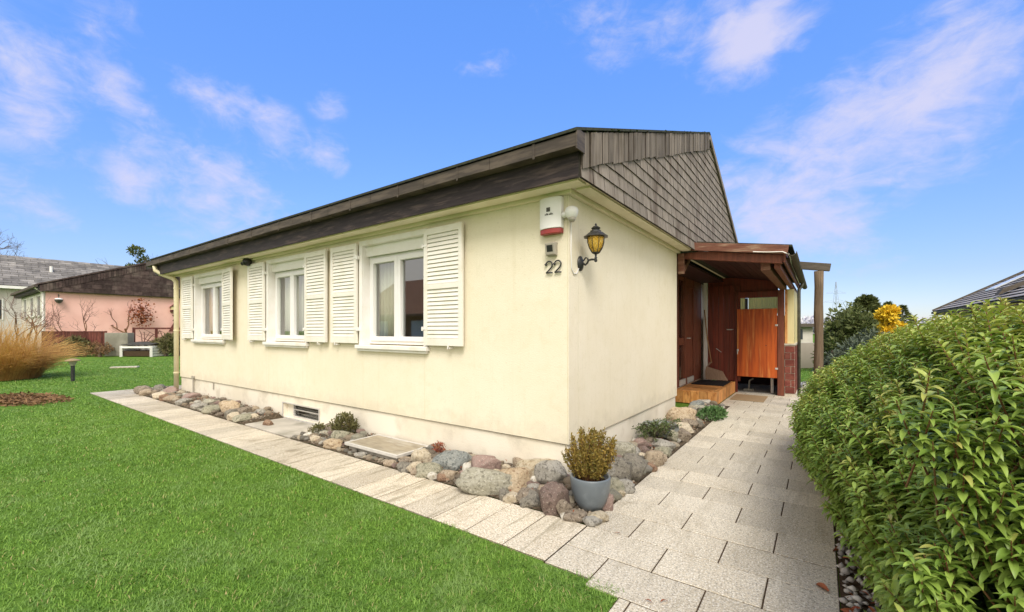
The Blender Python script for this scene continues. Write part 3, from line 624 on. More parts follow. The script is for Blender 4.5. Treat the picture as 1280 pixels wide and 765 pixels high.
# windows
def window(a, b, third=0):
    w = empty('window', ((a+b)/2, 0, WZ0)); w.parent = house; w.location = Vector(((a+b)/2, 0, WZ0))-house.location
    m = MB()      # surround boards on the face and lining of the reveal
    m.box((a-.055, -.022, WZ0), (a+.012, -.002, WZ1+.055)); m.box((b-.012, -.022, WZ0), (b+.055, -.002, WZ1+.055)); m.box((a+.012, -.022, WZ1-.012), (b-.012, -.002, WZ1+.055))
    m.box((a+.001, -.002, WZ0), (a+.014, .135, WZ1-.001)); m.box((b-.014, -.002, WZ0), (b-.001, .135, WZ1-.001)); m.box((a+.014, -.002, WZ1-.014), (b-.014, .135, WZ1-.001))
    m.box((a+.0145, .045, WZ1-.15), (b-.0145, .135, WZ1-.015)); m.box((a+.05, .043, WZ1-.16), (b-.05, .06, WZ1-.15))
    m.build('surround', M['white'], w, bevel=.003)
    m = MB(); y0, y1 = .10, .17; z0, z1 = WZ0+.012, WZ1-.152; A, B = a+.015, b-.015; mid = (A+B)/2; f = .055
    m.box((A, y0, z0), (A+f, y1, z1)); m.box((B-f, y0, z0), (B, y1, z1)); m.box((A+f, y0, z0), (B-f, y1, z0+f)); m.box((A+f, y0, z1-f), (B-f, y1, z1))
    s0, s1 = y0-.018, y1-.02; s = .062
    for p, q in ((A+f-.012, mid), (mid, B-f+.012)):
        zz0, zz1 = z0+f-.012, z1-f+.012
        g = .002; m.box((p+g, s0, zz0), (p+s, s1, zz1)); m.box((q-s, s0, zz0), (q-g, s1, zz1)); m.box((p+s, s0, zz0), (q-s, s1, zz0+s)); m.box((p+s, s0, zz1-s), (q-s, s1, zz1))
    m.build('window_frame', M['pvc'], w, bevel=.006)
    for p, q in ((A+f+.05, mid-.06), (mid+.06, B-f-.05)):
        m = MB().box((p-.01, .128, z0+f+.04), (q+.01, .134, z1-f-.04)); m.build('pane', M['glass'], w)
    m = MB(); m.box((a-.085, -.075, WZ0-.052), (b+.085, .12, WZ0-.001)); m.box((a-.06, -.05, WZ0-.085), (b+.06, -.003, WZ0-.053)); m.build('sill', M['white'], w, bevel=.006)
    for side, ang in ((-1, 0), (1, R(7) if third == 2 else R(1.5))):
        SW, SH = .635, 1.40; m = MB(); zb_ = WZ0+.02
        hx = a-.07 if side < 0 else b+.035
        ex = Vector((side*math.cos(ang), -math.sin(ang), 0)); ey = Vector((math.sin(ang)*side, math.cos(ang), 0)); o = Vector((hx, -.062, zb_))
        def bx(u0, u1, t0, t1, h0, h1):
            c = o+ex*((u0+u1)/2)+ey*((t0+t1)/2)+Vector((0, 0, (h0+h1)/2)); m.obox(c, ex, ey, (0, 0, 1), ((u1-u0)/2, (t1-t0)/2, (h1-h0)/2))
        st = .055
        bx(0, st, 0, .036, 0, SH); bx(SW-st, SW, 0, .036, 0, SH)
        for h0, h1 in ((0, .085), (SH*.5-.03, SH*.5+.03), (SH-.075, SH)): bx(st, SW-st, .001, .035, h0, h1)
        for h0, h1 in ((.085, SH*.5-.03), (SH*.5+.03, SH-.075)):
            k = int((h1-h0)/.047); pitch = (h1-h0)/k
            for i in range(k):
                c = o+ex*(SW/2)+ey*.018+Vector((0, 0, h0+pitch*(i+.5)))
                t = R(74); m.obox(c, ex, (ey*math.cos(t)+Vector((0, 0, 1))*math.sin(t)), (Vector((0, 0, 1))*math.cos(t)-ey*math.sin(t)), (SW/2-st, .0222, .004))
        bx(st+.001, SW-st-.001, .030, .034, .085, SH-.075)
        sh = m.build('shutter', M['shutter'], w, bevel=.0025)
        for h in (.2, SH-.2):
            m = MB(); bx(-.035, .05, -.006, -.001, h-.012, h+.012); bx(-.034, -.01, -.0065, .05, h-.025, h+.025); m.build('hinge', M['white'], w)
        m = MB(); c = o+ex*(SW*.72)
        m.box((c.x-.035, -.085, zb_-.035), (c.x-.02, -.002, zb_-.012)); m.box((c.x-.035, -.09, zb_-.035), (c.x-.02, -.078, zb_+.02)); m.build('shutter_holder', M['white'], w)
    return w
for i, (a, b) in enumerate(WIN): window(a, b, i)
m = MB(); 
def curtain(name, x0, x1, y, z0, z1, mat, label, waves):
    n = waves*8; vs, fs = [], []
    for i in range(n+1):
        t = i/n; x = x0+(x1-x0)*t; yy = y+.022*math.sin(t*waves*2*math.pi)
        vs += [(x, yy, z0), (x, yy, z1)]
    for i in range(n): fs.append((2*i, 2*i+2, 2*i+3, 2*i+1))
    o = MB().add(vs, fs).build(name, mat, smooth=True, loc=((x0+x1)/2, y, z0)); tag(o, label, 'curtain')
    s = o.modifiers.new('solid', 'SOLIDIFY'); s.thickness = .004; return o
curtain('curtain', -3.22, -2.80, .25, 1.25, 2.6, M['curtain_pale'], 'pale beige curtain drawn aside at left behind the window nearest the house corner', 5)
curtain('curtain', -5.95, -5.28, .25, 1.25, 2.6, M['curtain_pale'], 'pale curtain filling the left pane of the middle window', 7)
curtain('curtain', -5.10, -4.62, .25, 1.25, 2.6, M['curtain_olive'], 'dull olive curtain behind the right pane of the middle window', 5)
curtain('curtain', -9.4, -8.85, .25, 1.25, 2.6, M['curtain_orange'], 'orange brown curtain in the left pane of the window farthest from the corner', 6)
curtain('curtain', -8.55, -7.9, .25, 1.25, 2.6, M['curtain_olive'], 'olive brown curtain behind the right pane of the farthest window', 6)
# basement window
w = empty('basement_window', (0, 0, 0)); w.parent = house; w.location = Vector((-5, .02, .03))-house.location
a, b, z0, z1 = BW; m = MB(); f = .026
fa = a+.20
for p in ((fa, .085, z0+.003, fa+f, .12, z1-.003), (b-f-.003, .085, z0+.003, b-.003, .12, z1-.003)): m.box(p[:3], p[3:])
m.box((fa+f, .085, z0+.003), (b-f-.003, .12, z0+f)); m.box((fa+f, .085, z1-f-.003), (b-f-.003, .12, z1-.003)); m.box((fa+f, .082, .155), (b-f-.003, .11, .172))
m.box((a-.02, .006, z0-.02), (b+.02, .0195, z0-.001)); m.box((a-.02, .008, z0), (a-.001, .0195, z1+.018)); m.box((b+.001, .008, z0), (b+.02, .0195, z1+.018)); m.box((a-.001, .008, z1+.001), (b+.001, .0195, z1+.018))
m.build('window_frame', M['alu'], w)
m = MB().box((a+.002, .09, z0+.003), (fa-.002, .13, z1-.003)); m.build('side_panel', M['plinth'], w)
m = MB(); 
for i in range(4): z = z0+.03+i*.047; m.tube([(fa+f, .10, z), (b-f, .10, z)], .0045, 6)
m.build('grille_bars', M['darkpipe'], w)
m = MB().box((fa+f, .125, z0+f), (b-f, .13, z1-f)); m.build('pane', M['glass'], w)
m = MB().box((a, .23, z0), (b, .25, z1)); m.build('interior_wall', M['darkpipe'], w)
# rainwater pipe at the far corner, stubs on the plinth
m = MB(); x = XL-.03
m.tube([(x-.42, YO-.06, 3.03), (x-.42, YO-.05, 2.93), (x-.30, YO+.06, 2.83), (x-.10, -.10, 2.74), (x, -.07, 2.66), (x, -.065, 2.5), (x, -.065, .0)], .05, 12)
dp = m.build('downpipe', M['creampipe'], house, smooth=True)
for z in (.5, 1.5, 2.5): MB().tube([(x, -.065, z-.015), (x, -.065, z+.015)], .058, 12).box((x-.01, -.03, z-.012), (x+.01, .0, z+.012)).build('pipe_clip', M['creampipe'], dp)
m = MB(); m.tube([(-9.55, -.012, .45), (-9.55, -.014, .10)], .016, 8); MB().tube([(-8.47, .006, .39), (-8.47, .004, .25)], .012, 8).build('vent_stub', M['grey'], house); m.box((-9.62, -.03, .42), (-9.48, .0, .47)); m.build('plinth_pipe', M['grey'], house)
# recessed entrance wall: glazed door and side light
XR = -.55
m = MB()
for y0, y1 in ((5.76, 5.95), (6.47, 6.62), (7.28, 7.42), (8.02, 8.10)): m.box((XR-.06, y0, .27), (XR+.03, y1, 2.72))
for y0, y1, z0, z1 in ((5.95, 6.47, .27, .42), (5.95, 6.47, 1.18, 1.34), (5.95, 6.47, 2.62, 2.72), (6.62, 7.28, .27, .42), (6.62, 7.28, 2.5, 2.72), (7.42, 8.02, .27, 2.72)): m.box((XR-.055, y0+.001, z0), (XR+.012, y1-.001, z1))
for i in range(4): m.box((XR+.0125, 7.45+.14*i, .6), (XR+.024, 7.55+.14*i, 2.5))
m.build('entrance_frame', M['brownwood'], house, bevel=.004)
d = MB().box((XR-.05, 6.625, .425), (XR-.0, 7.275, 2.495)); 
for z0, z1 in ((.55, 1.3), (1.5, 2.35)): d.box((XR+.0005, 6.72, z0), (XR+.014, 7.18, z1))
door = d.build('entrance_door', M['brownwood'], house, bevel=.004)
m = MB(); m.tube([(XR+.0, 6.7, 1.32), (XR+.06, 6.7, 1.32), (XR+.06, 6.84, 1.32)], .011, 8); m.build('door_handle', M['alu'], door)
m = MB(); m.box((XR-.02, 5.955, .425), (XR-.014, 6.465, 1.175)); m.box((XR-.02, 5.955, 1.345), (XR-.014, 6.465, 2.615)); m.build('side_light_pane', M['glass'], house)
m = MB().box((XR-.30, 5.9, .27), (XR-.28, 6.6, 2.7)); m.build('entrance_blind', M['curtain_pale'], house)
m = MB(); m.box((XR+.032, 5.96, .30), (XR+.05, 6.44, .42)); m.box((XR+.032, 6.64, .30), (XR+.05, 7.2, .42)); m.build('entrance_kick_plate', M['alu'], house)
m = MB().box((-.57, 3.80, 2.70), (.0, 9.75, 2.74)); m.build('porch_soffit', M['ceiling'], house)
# ------------------------------------------------------------------ porch
porch = empty('porch', (.8, 6.2, 0), 'dark red-brown wooden porch with lean-to roof over the side entrance', 'porch')
def zr(x): return 2.985-.155*x
m = MB(); PY0, PY1 = 3.86, 10.1
m.prism([(.302, PY0, zr(.302)), (1.62, PY0, zr(1.62)), (1.62, PY0, zr(1.62)+.028), (.302, PY0, zr(.302)+.028)], (0, 1, 0), 8.14-PY0); m.prism([(1.29, 8.14, zr(1.29)), (1.62, 8.14, zr(1.62)), (1.62, 8.14, zr(1.62)+.028), (1.29, 8.14, zr(1.29)+.028)], (0, 1, 0), PY1-8.14)
m.prism([(.0, PY0, 2.80), (.2, PY0, 2.80), (.3, PY0, 2.80), (.3, PY0, 2.825), (.0, PY0, 2.825)], (0, 1, 0), 8.14-PY0); m.build('porch_roof', M['roof_dark'], porch)
m = MB(); m.bar((.0, PY0-.03, zr(0)-.065), (1.57, PY0-.03, zr(1.57)-.055), .04, .13); m.build('front_board', M['weathered'], porch, bevel=.006)
m = MB(); m.bar((.03, PY0+.10, zr(0)-.20), (1.50, PY0+.10, zr(1.5)-.185), .10, .13); m.build('front_beam', M['brownwood'], porch, bevel=.006)
m = MB(); m.box((.002, PY0-.02, 2.45), (.10, PY0+.06, 2.79)); m.bar((.05, PY0+.05, 2.50), (.05, PY0+.5, 2.78), .08, .08, up=(1, 0, 0)); m.build('wall_bracket', M['weathered'], porch, bevel=.004)
m = MB(); m.box((1.20, PY0+.16, 2.43), (1.33, 8.0, 2.575)); m.build('purlin', M['weathered'], porch, bevel=.006)
m = MB()
x = .03
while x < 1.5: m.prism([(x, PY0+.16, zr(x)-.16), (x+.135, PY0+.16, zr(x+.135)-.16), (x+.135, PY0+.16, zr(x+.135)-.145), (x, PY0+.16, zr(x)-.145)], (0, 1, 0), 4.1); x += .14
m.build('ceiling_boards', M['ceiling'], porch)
m = MB(); m.bar((1.52, PY0+.02, 2.60), (1.52, PY1-.05, 2.60), .03, .17); m.bar((1.42, PY0+.16, 2.50), (1.42, 9.9, 2.50), .08, .10); m.build('eave_beam', M['brownwood'], porch, bevel=.004)
m = MB(); prof = [(1.565+.055+.058*math.cos(t), 2.66-.01+.058*math.sin(t)) for t in [math.pi+math.pi*i/8 for i in range(9)]]
inn = [(1.62+.052*math.cos(t), 2.65+.052*math.sin(t)) for t in [2*math.pi-math.pi*i/8 for i in range(9)]]
m.prism([(p[0], PY0-.06, p[1]) for p in prof+inn], (0, 1, 0), PY1-PY0+.1)
gt = m.build('porch_gutter', M['greybeam'], porch)
m = MB(); m.tube([(1.62, 8.3, 2.60), (1.60, 8.3, 2.52), (1.555, 8.25, 2.44), (1.555, 8.22, 2.3), (1.555, 8.22, .0)], .035, 10); m.build('porch_downpipe', M['darkpipe'], porch, smooth=True)
m = MB(); m.tube([(1.12, PY0-.055, 2.700), (1.3, PY0-.058, 2.675), (1.5, PY0-.058, 2.66), (1.575, PY0-.04, 2.62), (1.585, PY0+.2, 2.60), (1.56, PY0+1, 2.60), (1.56, 8.2, 2.58)], .008, 6); m.build('cable', M['white'], porch)
m = MB(); m.box((1.155, 7.90, .0), (1.285, 8.04, 2.43)); m.build('post', M['brownwood'], porch, bevel=.005)
# back wall: dark boarded store door, white jamb, lintel
m = MB(); m.box((-.45, 7.99, .02), (-.36, 8.06, 2.72)); m.build('white_jamb', M['white'], porch, bevel=.004)
m = MB(); x = -.355; i = 0
while x < .26: m.box((x+.002, 8.03+.004*(i % 2), .27), (x+.12, 8.07, 2.60)); x += .1225; i += 1
sd = m.build('store_door', M['darkwood'], porch, bevel=.003)
m = MB(); m.tube([(.20, 8.03, 1.52), (.20, 7.97, 1.52), (.09, 7.965, 1.52)], .012, 8); m.lathe([(.0, 0), (.03, 0), (.03, .012), (0, .012)], (.20, 8.03, 1.52)); m.build('door_handle', M['alu'], sd)
m = MB(); m.tube([(-.16, 8.02, 1.05), (-.04, 8.02, .96)], .008, 6); m.build('door_bolt', M['alu'], sd)
m = MB(); m.box((.262, 7.98, .0), (.318, 8.07, 2.45)); m.box((-.36, 8.075, 2.30), (1.155, 8.12, 2.80)); m.box((.318, 8.03, 2.28), (1.155, 8.074, 2.43)); m.build('door_frame', M['darkwood'], porch, bevel=.004)
m = MB(); n = 26
for a, b in ((.32, .46), (.53, 1.15)):
    k = int((b-a)/.045)
    for i in range(k):
        t0, t1 = a+(b-a)*i/k, a+(b-a)*(i+1)/k; mid = (t0+t1)/2
        m.add([(t0, 8.20, 1.9), (mid, 8.185, 1.9), (t1, 8.20, 1.9), (t0, 8.20, 2.36), (mid, 8.185, 2.36), (t1, 8.20, 2.36)], [(0, 1, 4, 3), (1, 2, 5, 4)])
o = m.build('corrugated_panel', M['corrug'], porch, smooth=False)
m = MB(); m.box((.465, 8.13, 1.9), (.525, 8.18, 2.28)); m.build('panel_post', M['black'], porch)
# brick pier and cream side panel
def bricks(m, a, b, axis, z0, z1, pos, outw, L=.235, H=.105, g=.011, deep=.012):
    r = 0; z = z0
    while z+H <= z1+.001:
        t = a-(L/2 if r % 2 else 0)
        while t < b:
            p, q = max(t+g/2, a), min(t+L-g/2, b)
            if q-p > .02:
                lo, hi = sorted((pos, pos+outw*deep))
                if axis == 'x': m.box((p, lo, z+g/2), (q, hi, z+H-g/2))
                else: m.box((lo, p, z+g/2), (hi, q, z+H-g/2))
            t += L
        z += H; r += 1
m = MB(); m.box((1.29, 7.95, .0), (1.485, 9.9, 1.165)); pier = m.build('brick_wall', M['mortar'], porch)
m = MB(); bricks(m, 1.295, 1.482, 'x', .06, 1.16, 7.95, -1, H=.155); bricks(m, 7.955, 9.9, 'y', .06, 1.16, 1.485, 1, H=.155, L=.26); m.build('brick_facing', M['brick'], pier, bevel=.003)
m = MB(); m.box((1.28, 7.93, 1.167), (1.505, 9.92, 1.20)); m.build('coping', M['mortar'], pier)
m = MB(); m.box((1.30, 7.96, 1.201), (1.47, 9.9, 2.44)); sp = m.build('side_panel', M['creampanel'], porch)
m = MB(); m.box((1.295, 7.945, 1.203), (1.345, 7.958, 2.44)); m.build('panel_trim', M['steptimber'], sp)
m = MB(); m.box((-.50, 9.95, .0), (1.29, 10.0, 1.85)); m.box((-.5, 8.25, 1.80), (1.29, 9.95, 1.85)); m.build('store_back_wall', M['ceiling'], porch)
# orange gate
gate = empty('orange_gate', (.74, 7.93, .0), 'bright orange plywood gate hanging open above the ground beside the brick pier', 'gate')
m = MB(); m.box((.325, 7.905, .40), (1.148, 7.935, 2.01)); m.build('gate_panel', M['orange'], gate, bevel=.004)
m = MB(); m.box((.33, 7.937, .46), (1.14, 7.965, .56)); m.box((.33, 7.937, 1.8), (1.14, 7.965, 1.9)); m.build('batten', M['brownwood'], gate)
for z in (.6, 1.6): MB().box((1.11, 7.897, z), (1.165, 7.904, z+.04)).build('hinge', M['alu'], gate)
m = MB(); m.tube([(.335, 7.895, .93), (.335, 7.895, 1.03)], .009, 6); m.box((.326, 7.893, 1.0), (.36, 7.904, 1.05)); m.build('latch', M['alu'], gate)
m = MB(); m.tube([(.93, 7.902, 1.15), (.93, 7.895, 1.15)], .012, 8); m.build('keyhole', M['black'], gate)
# things under and behind the gate
m = MB(); m.tube([(1.02, 8.3, .0), (1.02, 8.3, .42)], .035, 10); tag(m.build('paint_tube', M['pvc'], loc=(1.02, 8.3, 0)), 'white plastic tube standing upright behind the bottom of the orange gate', 'tube')
m = MB(); m.tube([(.50, 8.5, .02), (.52, 8.5, .25), (.60, 8.5, .3)], .02, 8); m.box((.40, 8.4, .0), (.62, 8.7, .05)); tag(m.build('floor_stand', M['grey'], loc=(.5, 8.5, 0)), 'small grey stand on the floor just visible below the orange gate', 'stand')
sheet('porch_floor', [(-.55, 8.0), (1.29, 8.0), (1.29, 9.95), (-.55, 9.95)], .004, M['concrete'])
# timber step of upright and flat blocks
step = empty('wooden_step', (-.13, 6.9, 0), 'varnished orange wooden block step in front of the side entrance', 'step')
m = MB(); x0, x1, y0, y1, H = -.53, .28, 5.62, 7.95, .262
k = 5; w_ = (x1-x0)/k
for i in range(k): m.box((x0+w_*i+.002, y0, .004), (x0+w_*(i+1)-.002, y0+.09, H-.002+random.uniform(-.003, .003)))
m.build('riser_block', M['steptimber'], step, bevel=.005)
m = MB(); y = y0+.092
while y < y1-.1: w2 = .19; m.box((x1-.09, y+.002, .004), (x1, min(y+w2, y1)-.002, H-.001+random.uniform(-.003, .003))); y += w2
m.build('side_block', M['steptimber'], step, bevel=.005)
m = MB(); y = y0+.092
while y < y1-.1:
    xx = x0
    for L in ((.42, .30) if int(y*10) % 2 else (.25, .47)): m.box((xx+.002, y+.002, H-.05), (xx+L-.002, min(y+.19, y1)-.002, H+random.uniform(-.003, .002))); xx += L
    y += .19
m.build('tread_block', M['steptimber'], step, bevel=.004)
m = MB().box((-.46, 6.75, H+.004), (.22, 7.72, H+.020)); tag(m.build('doormat', M['mat'], bevel=.004, loc=(-.12, 7.2, H)), 'black rubber doormat lying on the wooden step', 'doormat')
m = MB().box((.36, 6.62, .004), (1.0, 7.55, .016)); tag(m.build('doormat', M['coir'], bevel=.004, loc=(.68, 7.1, 0)), 'thin brown coir mat on the paving in front of the orange gate', 'doormat')
# broom
br = empty('broom', (-.12, 7.86, .28), 'broom with brown fan-shaped head leaning against the dark boarded door', 'broom')
m = MB(); m.tube([(-.42, 7.96, 2.02), (-.34, 7.90, 1.3), (-.235, 7.84, .70)], .014, 8); m.build('broom_handle', M['broomstick'], br, smooth=True)
top = (-.262, -.208, .70); bot = (-.35, .14, .288); m = MB(); n = 14
for i in range(n):
    a, b = i/n, (i+1)/n
    X = lambda t, s, e: s+(e-s)*t
    f = lambda t: (X(t, top[0], top[1]), X(t, -.345, -.325), X(t, -.365, .02), X(t, bot[0], bot[1]))
    A, B = f(a), f(b); z = (.72, .60, .50, .285+.006*random.random()); yo = (7.815, 7.80, 7.79, 7.775)
    for j in range(3):
        m.add([(A[j], yo[j], z[j]), (B[j], yo[j], z[j]), (B[j+1], yo[j+1], z[j+1]), (A[j+1], yo[j+1], z[j+1]), (A[j], yo[j]+.05, z[j]), (B[j], yo[j]+.05, z[j]), (B[j+1], yo[j+1]+.06, z[j+1]), (A[j+1], yo[j+1]+.06, z[j+1])],
              [(0, 3, 2, 1), (4, 5, 6, 7), (0, 1, 5, 4), (2, 3, 7, 6), (1, 2, 6, 5), (3, 0, 4, 7)])
m.build('broom_head', M['bristle'], br)
# post with cross beam
pp = empty('pergola_post', (1.93, 6.0, 0), 'weathered round-edged wooden post carrying a grey cross beam beside the porch', 'post')
m = MB(); n = 9; m.tube([(1.93+.004*math.sin(i*1.7), 6.0, 2.585*i/n) for i in range(n+1)], [.070+.004*math.sin(i*2.3) for i in range(n+1)], 12); m.build('post', M['postwood'], pp, smooth=True)
m = MB(); m.bar((1.50, 5.96, 2.735), (2.10, 6.03, 2.64), .09, .135); m.build('beam', M['greybeam'], pp, bevel=.005)
# ------------------------------------------------------------------ fittings on the house corner
al = empty('alarm_box', (-.17, 0, 2.60), 'white alarm siren box with red base strip high on the front wall', 'alarm')
def rounded(x0, x1, z0, z1, d, mb, y0=0.):
    n = 8; pts = []
    for i in range(n+1):
        t = i/n; x = x0+(x1-x0)*t; pts.append((x, y0-d*(1-.35*(2*t-1)**2)))
    poly = [(p[0], p[1], z0) for p in pts]+[(x1, y0, z0), (x0, y0, z0)]
    mb.prism(poly[::-1], (0, 0, 1), z1-z0)
m = MB(); rounded(-.292, -.05, 2.485, 2.785, .085, m, -.002); m.build('cover', M['pvc'], al, bevel=.006)
m = MB(); rounded(-.288, -.054, 2.435, 2.483, .080, m, -.002); m.build('red_base', M['redplastic'], al, bevel=.006)
m = MB(); m.box((-.195, -.0905, 2.645), (-.155, -.0872, 2.685)); 
for i, w2 in enumerate((.008, .012, .006, .012, .01, .007)): m.box((-.212+i*.0155, -.0905, 2.612), (-.212+i*.0155+w2, -.086, 2.624+(.006 if i % 3 == 1 else 0)))
m.build('emblem', M['darkpipe'], al)
sn = empty('motion_sensor', (.04, .03, 2.60), 'white ball-shaped motion sensor on the corner of the house above its cable', 'sensor')
m = MB(); m.tube([(-.05, .0, 2.61), (-.02, -.045, 2.60), (.03, -.05, 2.60)], [.035, .03, .02], 10); m.lathe([(0, -.055), (.03, -.05), (.048, -.03), (.06, 0), (.064, .03), (.052, .055), (.03, .068), (0, .072)], (.05, -.035, 2.60), 20); m.build('sensor_head', M['pvc'], sn, smooth=True)
m = MB(); m.lathe([(0, -.08), (.022, -.076), (.034, -.058), (.036, -.035)], (.055, -.04, 2.60), 16); m.build('sensor_lens', M['grey'], sn, smooth=True)
m = MB(); m.tube([(.006, .035, 2.56), (.006, .035, 2.25), (.006, .045, 2.10), (.007, .09, 2.05), (.007, .15, 2.06), (.007, .2, 2.12)], .0055, 6); m.build('cable', M['pvc'], sn, smooth=True)
ps = empty('light_sensor', (-.17, 0, 2.30), 'small grey light sensor with dark square face under the alarm box', 'sensor')
m = MB(); m.prism([(-.225, -.002, 2.225), (-.225, -.055, 2.235), (-.225, -.075, 2.345), (-.225, -.002, 2.36)], (1, 0, 0), .105); m.build('sensor_case', M['grey'], ps, bevel=.005)
m = MB(); m.prism([(-.205, -.0575, 2.262), (-.205, -.0715, 2.325), (-.205, -.0745, 2.325), (-.205, -.0605, 2.262)], (1, 0, 0), .065); m.build('sensor_face', M['black'], ps)
hn = empty('house_number', (-.14, 0, 2.13), 'dark metal house number 22 on the cream front wall', 'house number')
def two(x, z, s, t=.011):
    pts = []
    for i in range(11): a = math.pi*.95-(math.pi*1.22)*i/10; pts.append((x+.5*s*math.cos(a)*.62+.3*s, -.018, z+.68*s+.32*s*math.sin(a)*.95))
    pts += [(x+.38*s, -.018, z+.33*s), (x+.14*s, -.018, z+.12*s), (x+.02*s, -.018, z+.03*s), (x+.02*s, -.018, z+.025*s), (x+.3*s, -.018, z+.035*s), (x+.62*s, -.018, z+.015*s)]
    m = MB(); m.tube(pts, [t*1.25]+[t]*(len(pts)-2)+[t*1.1], 8); m.lathe([(0, -.017), (.017, 0), (0, .017)], pts[0], 10); return m
for x in (-.243, -.146): two(x, 2.062, .118, .0072).build('digit', M['iron'], hn, smooth=True)
# lantern
lt = empty('wall_lantern', (0, .22, 2.18), 'black cast iron wall lantern with amber glass on the side wall corner', 'lantern')
LC = Vector((.21, .235, 0))
m = MB(); m.lathe([(0, 0), (.075, 0), (.075, .012), (.05, .028), (.025, .04), (0, .05)], (0, 0, 0), 20)
m.v = [(.002+v[2], .235+v[0], 2.17+v[1]*1.25) for v in m.v]; m.build('wall_plate', M['iron'], lt, smooth=True)
m = MB(); pts = [(.04, .235, 2.17), (.075, .235, 2.145), (.10, .235, 2.165), (.12, .235, 2.20), (.16, .235, 2.205), (.20, .235, 2.20), (.215, .235, 2.215), (.215, .235, 2.27)]
m.tube(pts, .013, 8); m.lathe([(0, -.025), (.016, -.018), (.02, 0), (.012, .02), (.02, .03), (.01, .04), (0, .04)], (.215, .235, 2.19), 12); m.tube([(.05, .235, 2.20), (.08, .235, 2.235), (.11, .235, 2.225), (.105, .235, 2.20)], .009, 6); m.build('bracket', M['iron'], lt, smooth=True)
c = (.215, .235, 2.262)
m = MB(); m.lathe([(.02, 0), (.045, .012), (.05, .02), (.04, .03)], c, 8); m.lathe([(.155, .215), (.125, .232), (.085, .265), (.072, .27), (.07, .285), (.045, .30), (.05, .312), (.06, .318), (.03, .342), (.012, .352), (.014, .368), (0, .385)], c, 8)
m.lathe([(.108, .205), (.155, .209), (.155, .216), (.1, .216)], c, 8)
for k in range(8):
    t = 2*math.pi*k/8; m.tube([(c[0]+r*math.cos(t), c[1]+r*math.sin(t), c[2]+z) for r, z in ((.047, .02), (.085, .08), (.105, .14), (.108, .206))], .0045, 5)
m.build('lantern_frame', M['iron'], lt)
m = MB(); m.lathe([(.0, .018), (.042, .022), (.08, .08), (.10, .14), (.104, .20), (.0, .203)], c, 24); m.build('lantern_glass', M['amber'], lt, smooth=True)
m = MB(); m.lathe([(0, .06), (.02, .07), (.028, .1), (.02, .13), (0, .145)], c, 12); m.build('bulb', M['pvc'], lt, smooth=True)
for ob in lt.children:        # the lantern is a small one
    for v in ob.data.vertices: v.co = Vector((.0, .015, -.01))+(v.co-Vector((0, .015, -.01)))*.80
# spot camera under the eave
fl = empty('security_camera', (-6.72, 0, 2.80), 'black security camera with white arm under the eave above the shutters', 'camera')
m = MB(); m.lathe([(0, -.07), (.05, -.06), (.075, -.02), (.075, .03), (.05, .06), (0, .07)], (-6.62, -.10, 2.76), 16); m.tube([(-6.66, -.10, 2.75), (-6.74, -.14, 2.735)], [.03, .035], 10); m.build('camera_body', M['black'], fl, smooth=True)
m = MB(); m.tube([(-6.62, -.002, 2.78), (-6.70, -.05, 2.785), (-6.80, -.07, 2.79)], .018, 8); m.build('arm', M['white'], fl)
# light well cover
lw = empty('light_well_cover', (-2.35, -.32, 0), 'weathered light-well lid in an aluminium frame on the stone bed', 'light well cover')
a, b, c_, d = (-2.86, -.535), (-1.86, -.535), (-1.86, -.03), (-2.86, -.03)
m = MB(); zt = .105; m.box((a[0], a[1], zt-.03), (b[0], a[1]+.03, zt+.004)); m.box((a[0], c_[1]-.03, zt-.03), (b[0], c_[1], zt+.004)); m.box((a[0], a[1]+.03, zt-.03), (a[0]+.03, c_[1]-.03, zt+.004)); m.box((b[0]-.03, a[1]+.03, zt-.03), (b[0], c_[1]-.03, zt+.004)); m.build('frame', M['alu'], lw, bevel=.003)
m = MB().box((a[0]+.031, a[1]+.031, zt-.02), (b[0]-.031, c_[1]-.031, zt)); m.build('lid', M['lid'], lw)
m = MB().box((a[0]+.04, a[1]+.04, -.02), (b[0]-.04, c_[1]-.01, zt-.031)); m.build('well_curb', M['concrete'], lw)
# ------------------------------------------------------------------ potted bush
pc = Vector((.385, -.335, .012))
pt = empty('potted_bush', pc, 'bronze-green small-leaved bush in a blue-grey glazed pot at the corner of the stone bed', 'potted plant')
m = MB(); m.lathe([(0, 0), (.088, 0), (.105, .01), (.135, .07), (.158, .15), (.166, .22), (.168, .262), (.163, .272), (.152, .272), (.147, .262), (.143, .20), (0, .20)], pc, 40); m.build('pot', M['pot'], pt, smooth=True)
m = MB(); m.lathe([(0, .232), (.10, .228), (.144, .222)], pc, 24); m.build('soil', M['soil'], pt)
m = MB(); tips = []
for i in range(84):
    a = random.uniform(0, 2*math.pi); r = random.random()**.5; b_ = pc+Vector((math.cos(a)*r*.07, math.sin(a)*r*.07, .22))
    h = random.uniform(.26, .47)*(1-.30*r*random.random()); out = .145*r
    if math.cos(a)*.81+math.sin(a)*.585 < -.6 and random.random() < .5: h *= .9; out *= 1.15
    t_ = b_+Vector((math.cos(a)*out, math.sin(a)*out, h)); mid = b_.lerp(t_, .5)+Vector((math.cos(a)*out*.12, math.sin(a)*out*.12, -.01))
    m.tube([b_, mid, t_], [.0045, .003, .0015], 5, cap=False); tips.append((b_, mid, t_))
m.build('stems', M['redbark'], pt)
P, D = [], []
for b_, mid, t_ in tips:
    n = 80
    for i in range(n):
        f = .24+.78*(i/n); p = b_.lerp(mid, f*2) if f < .5 else mid.lerp(t_, f*2-1)
        P.append(p+Vector(rng.normal(0, .007, 3))); dd = (t_-b_).normalized()*.7+Vector(rng.normal(0, .75, 3)); D.append(dd)
P, D = np.array(P), np.array(D); S, D, N = frames(D, rng.uniform(0, 6.28, len(P)))
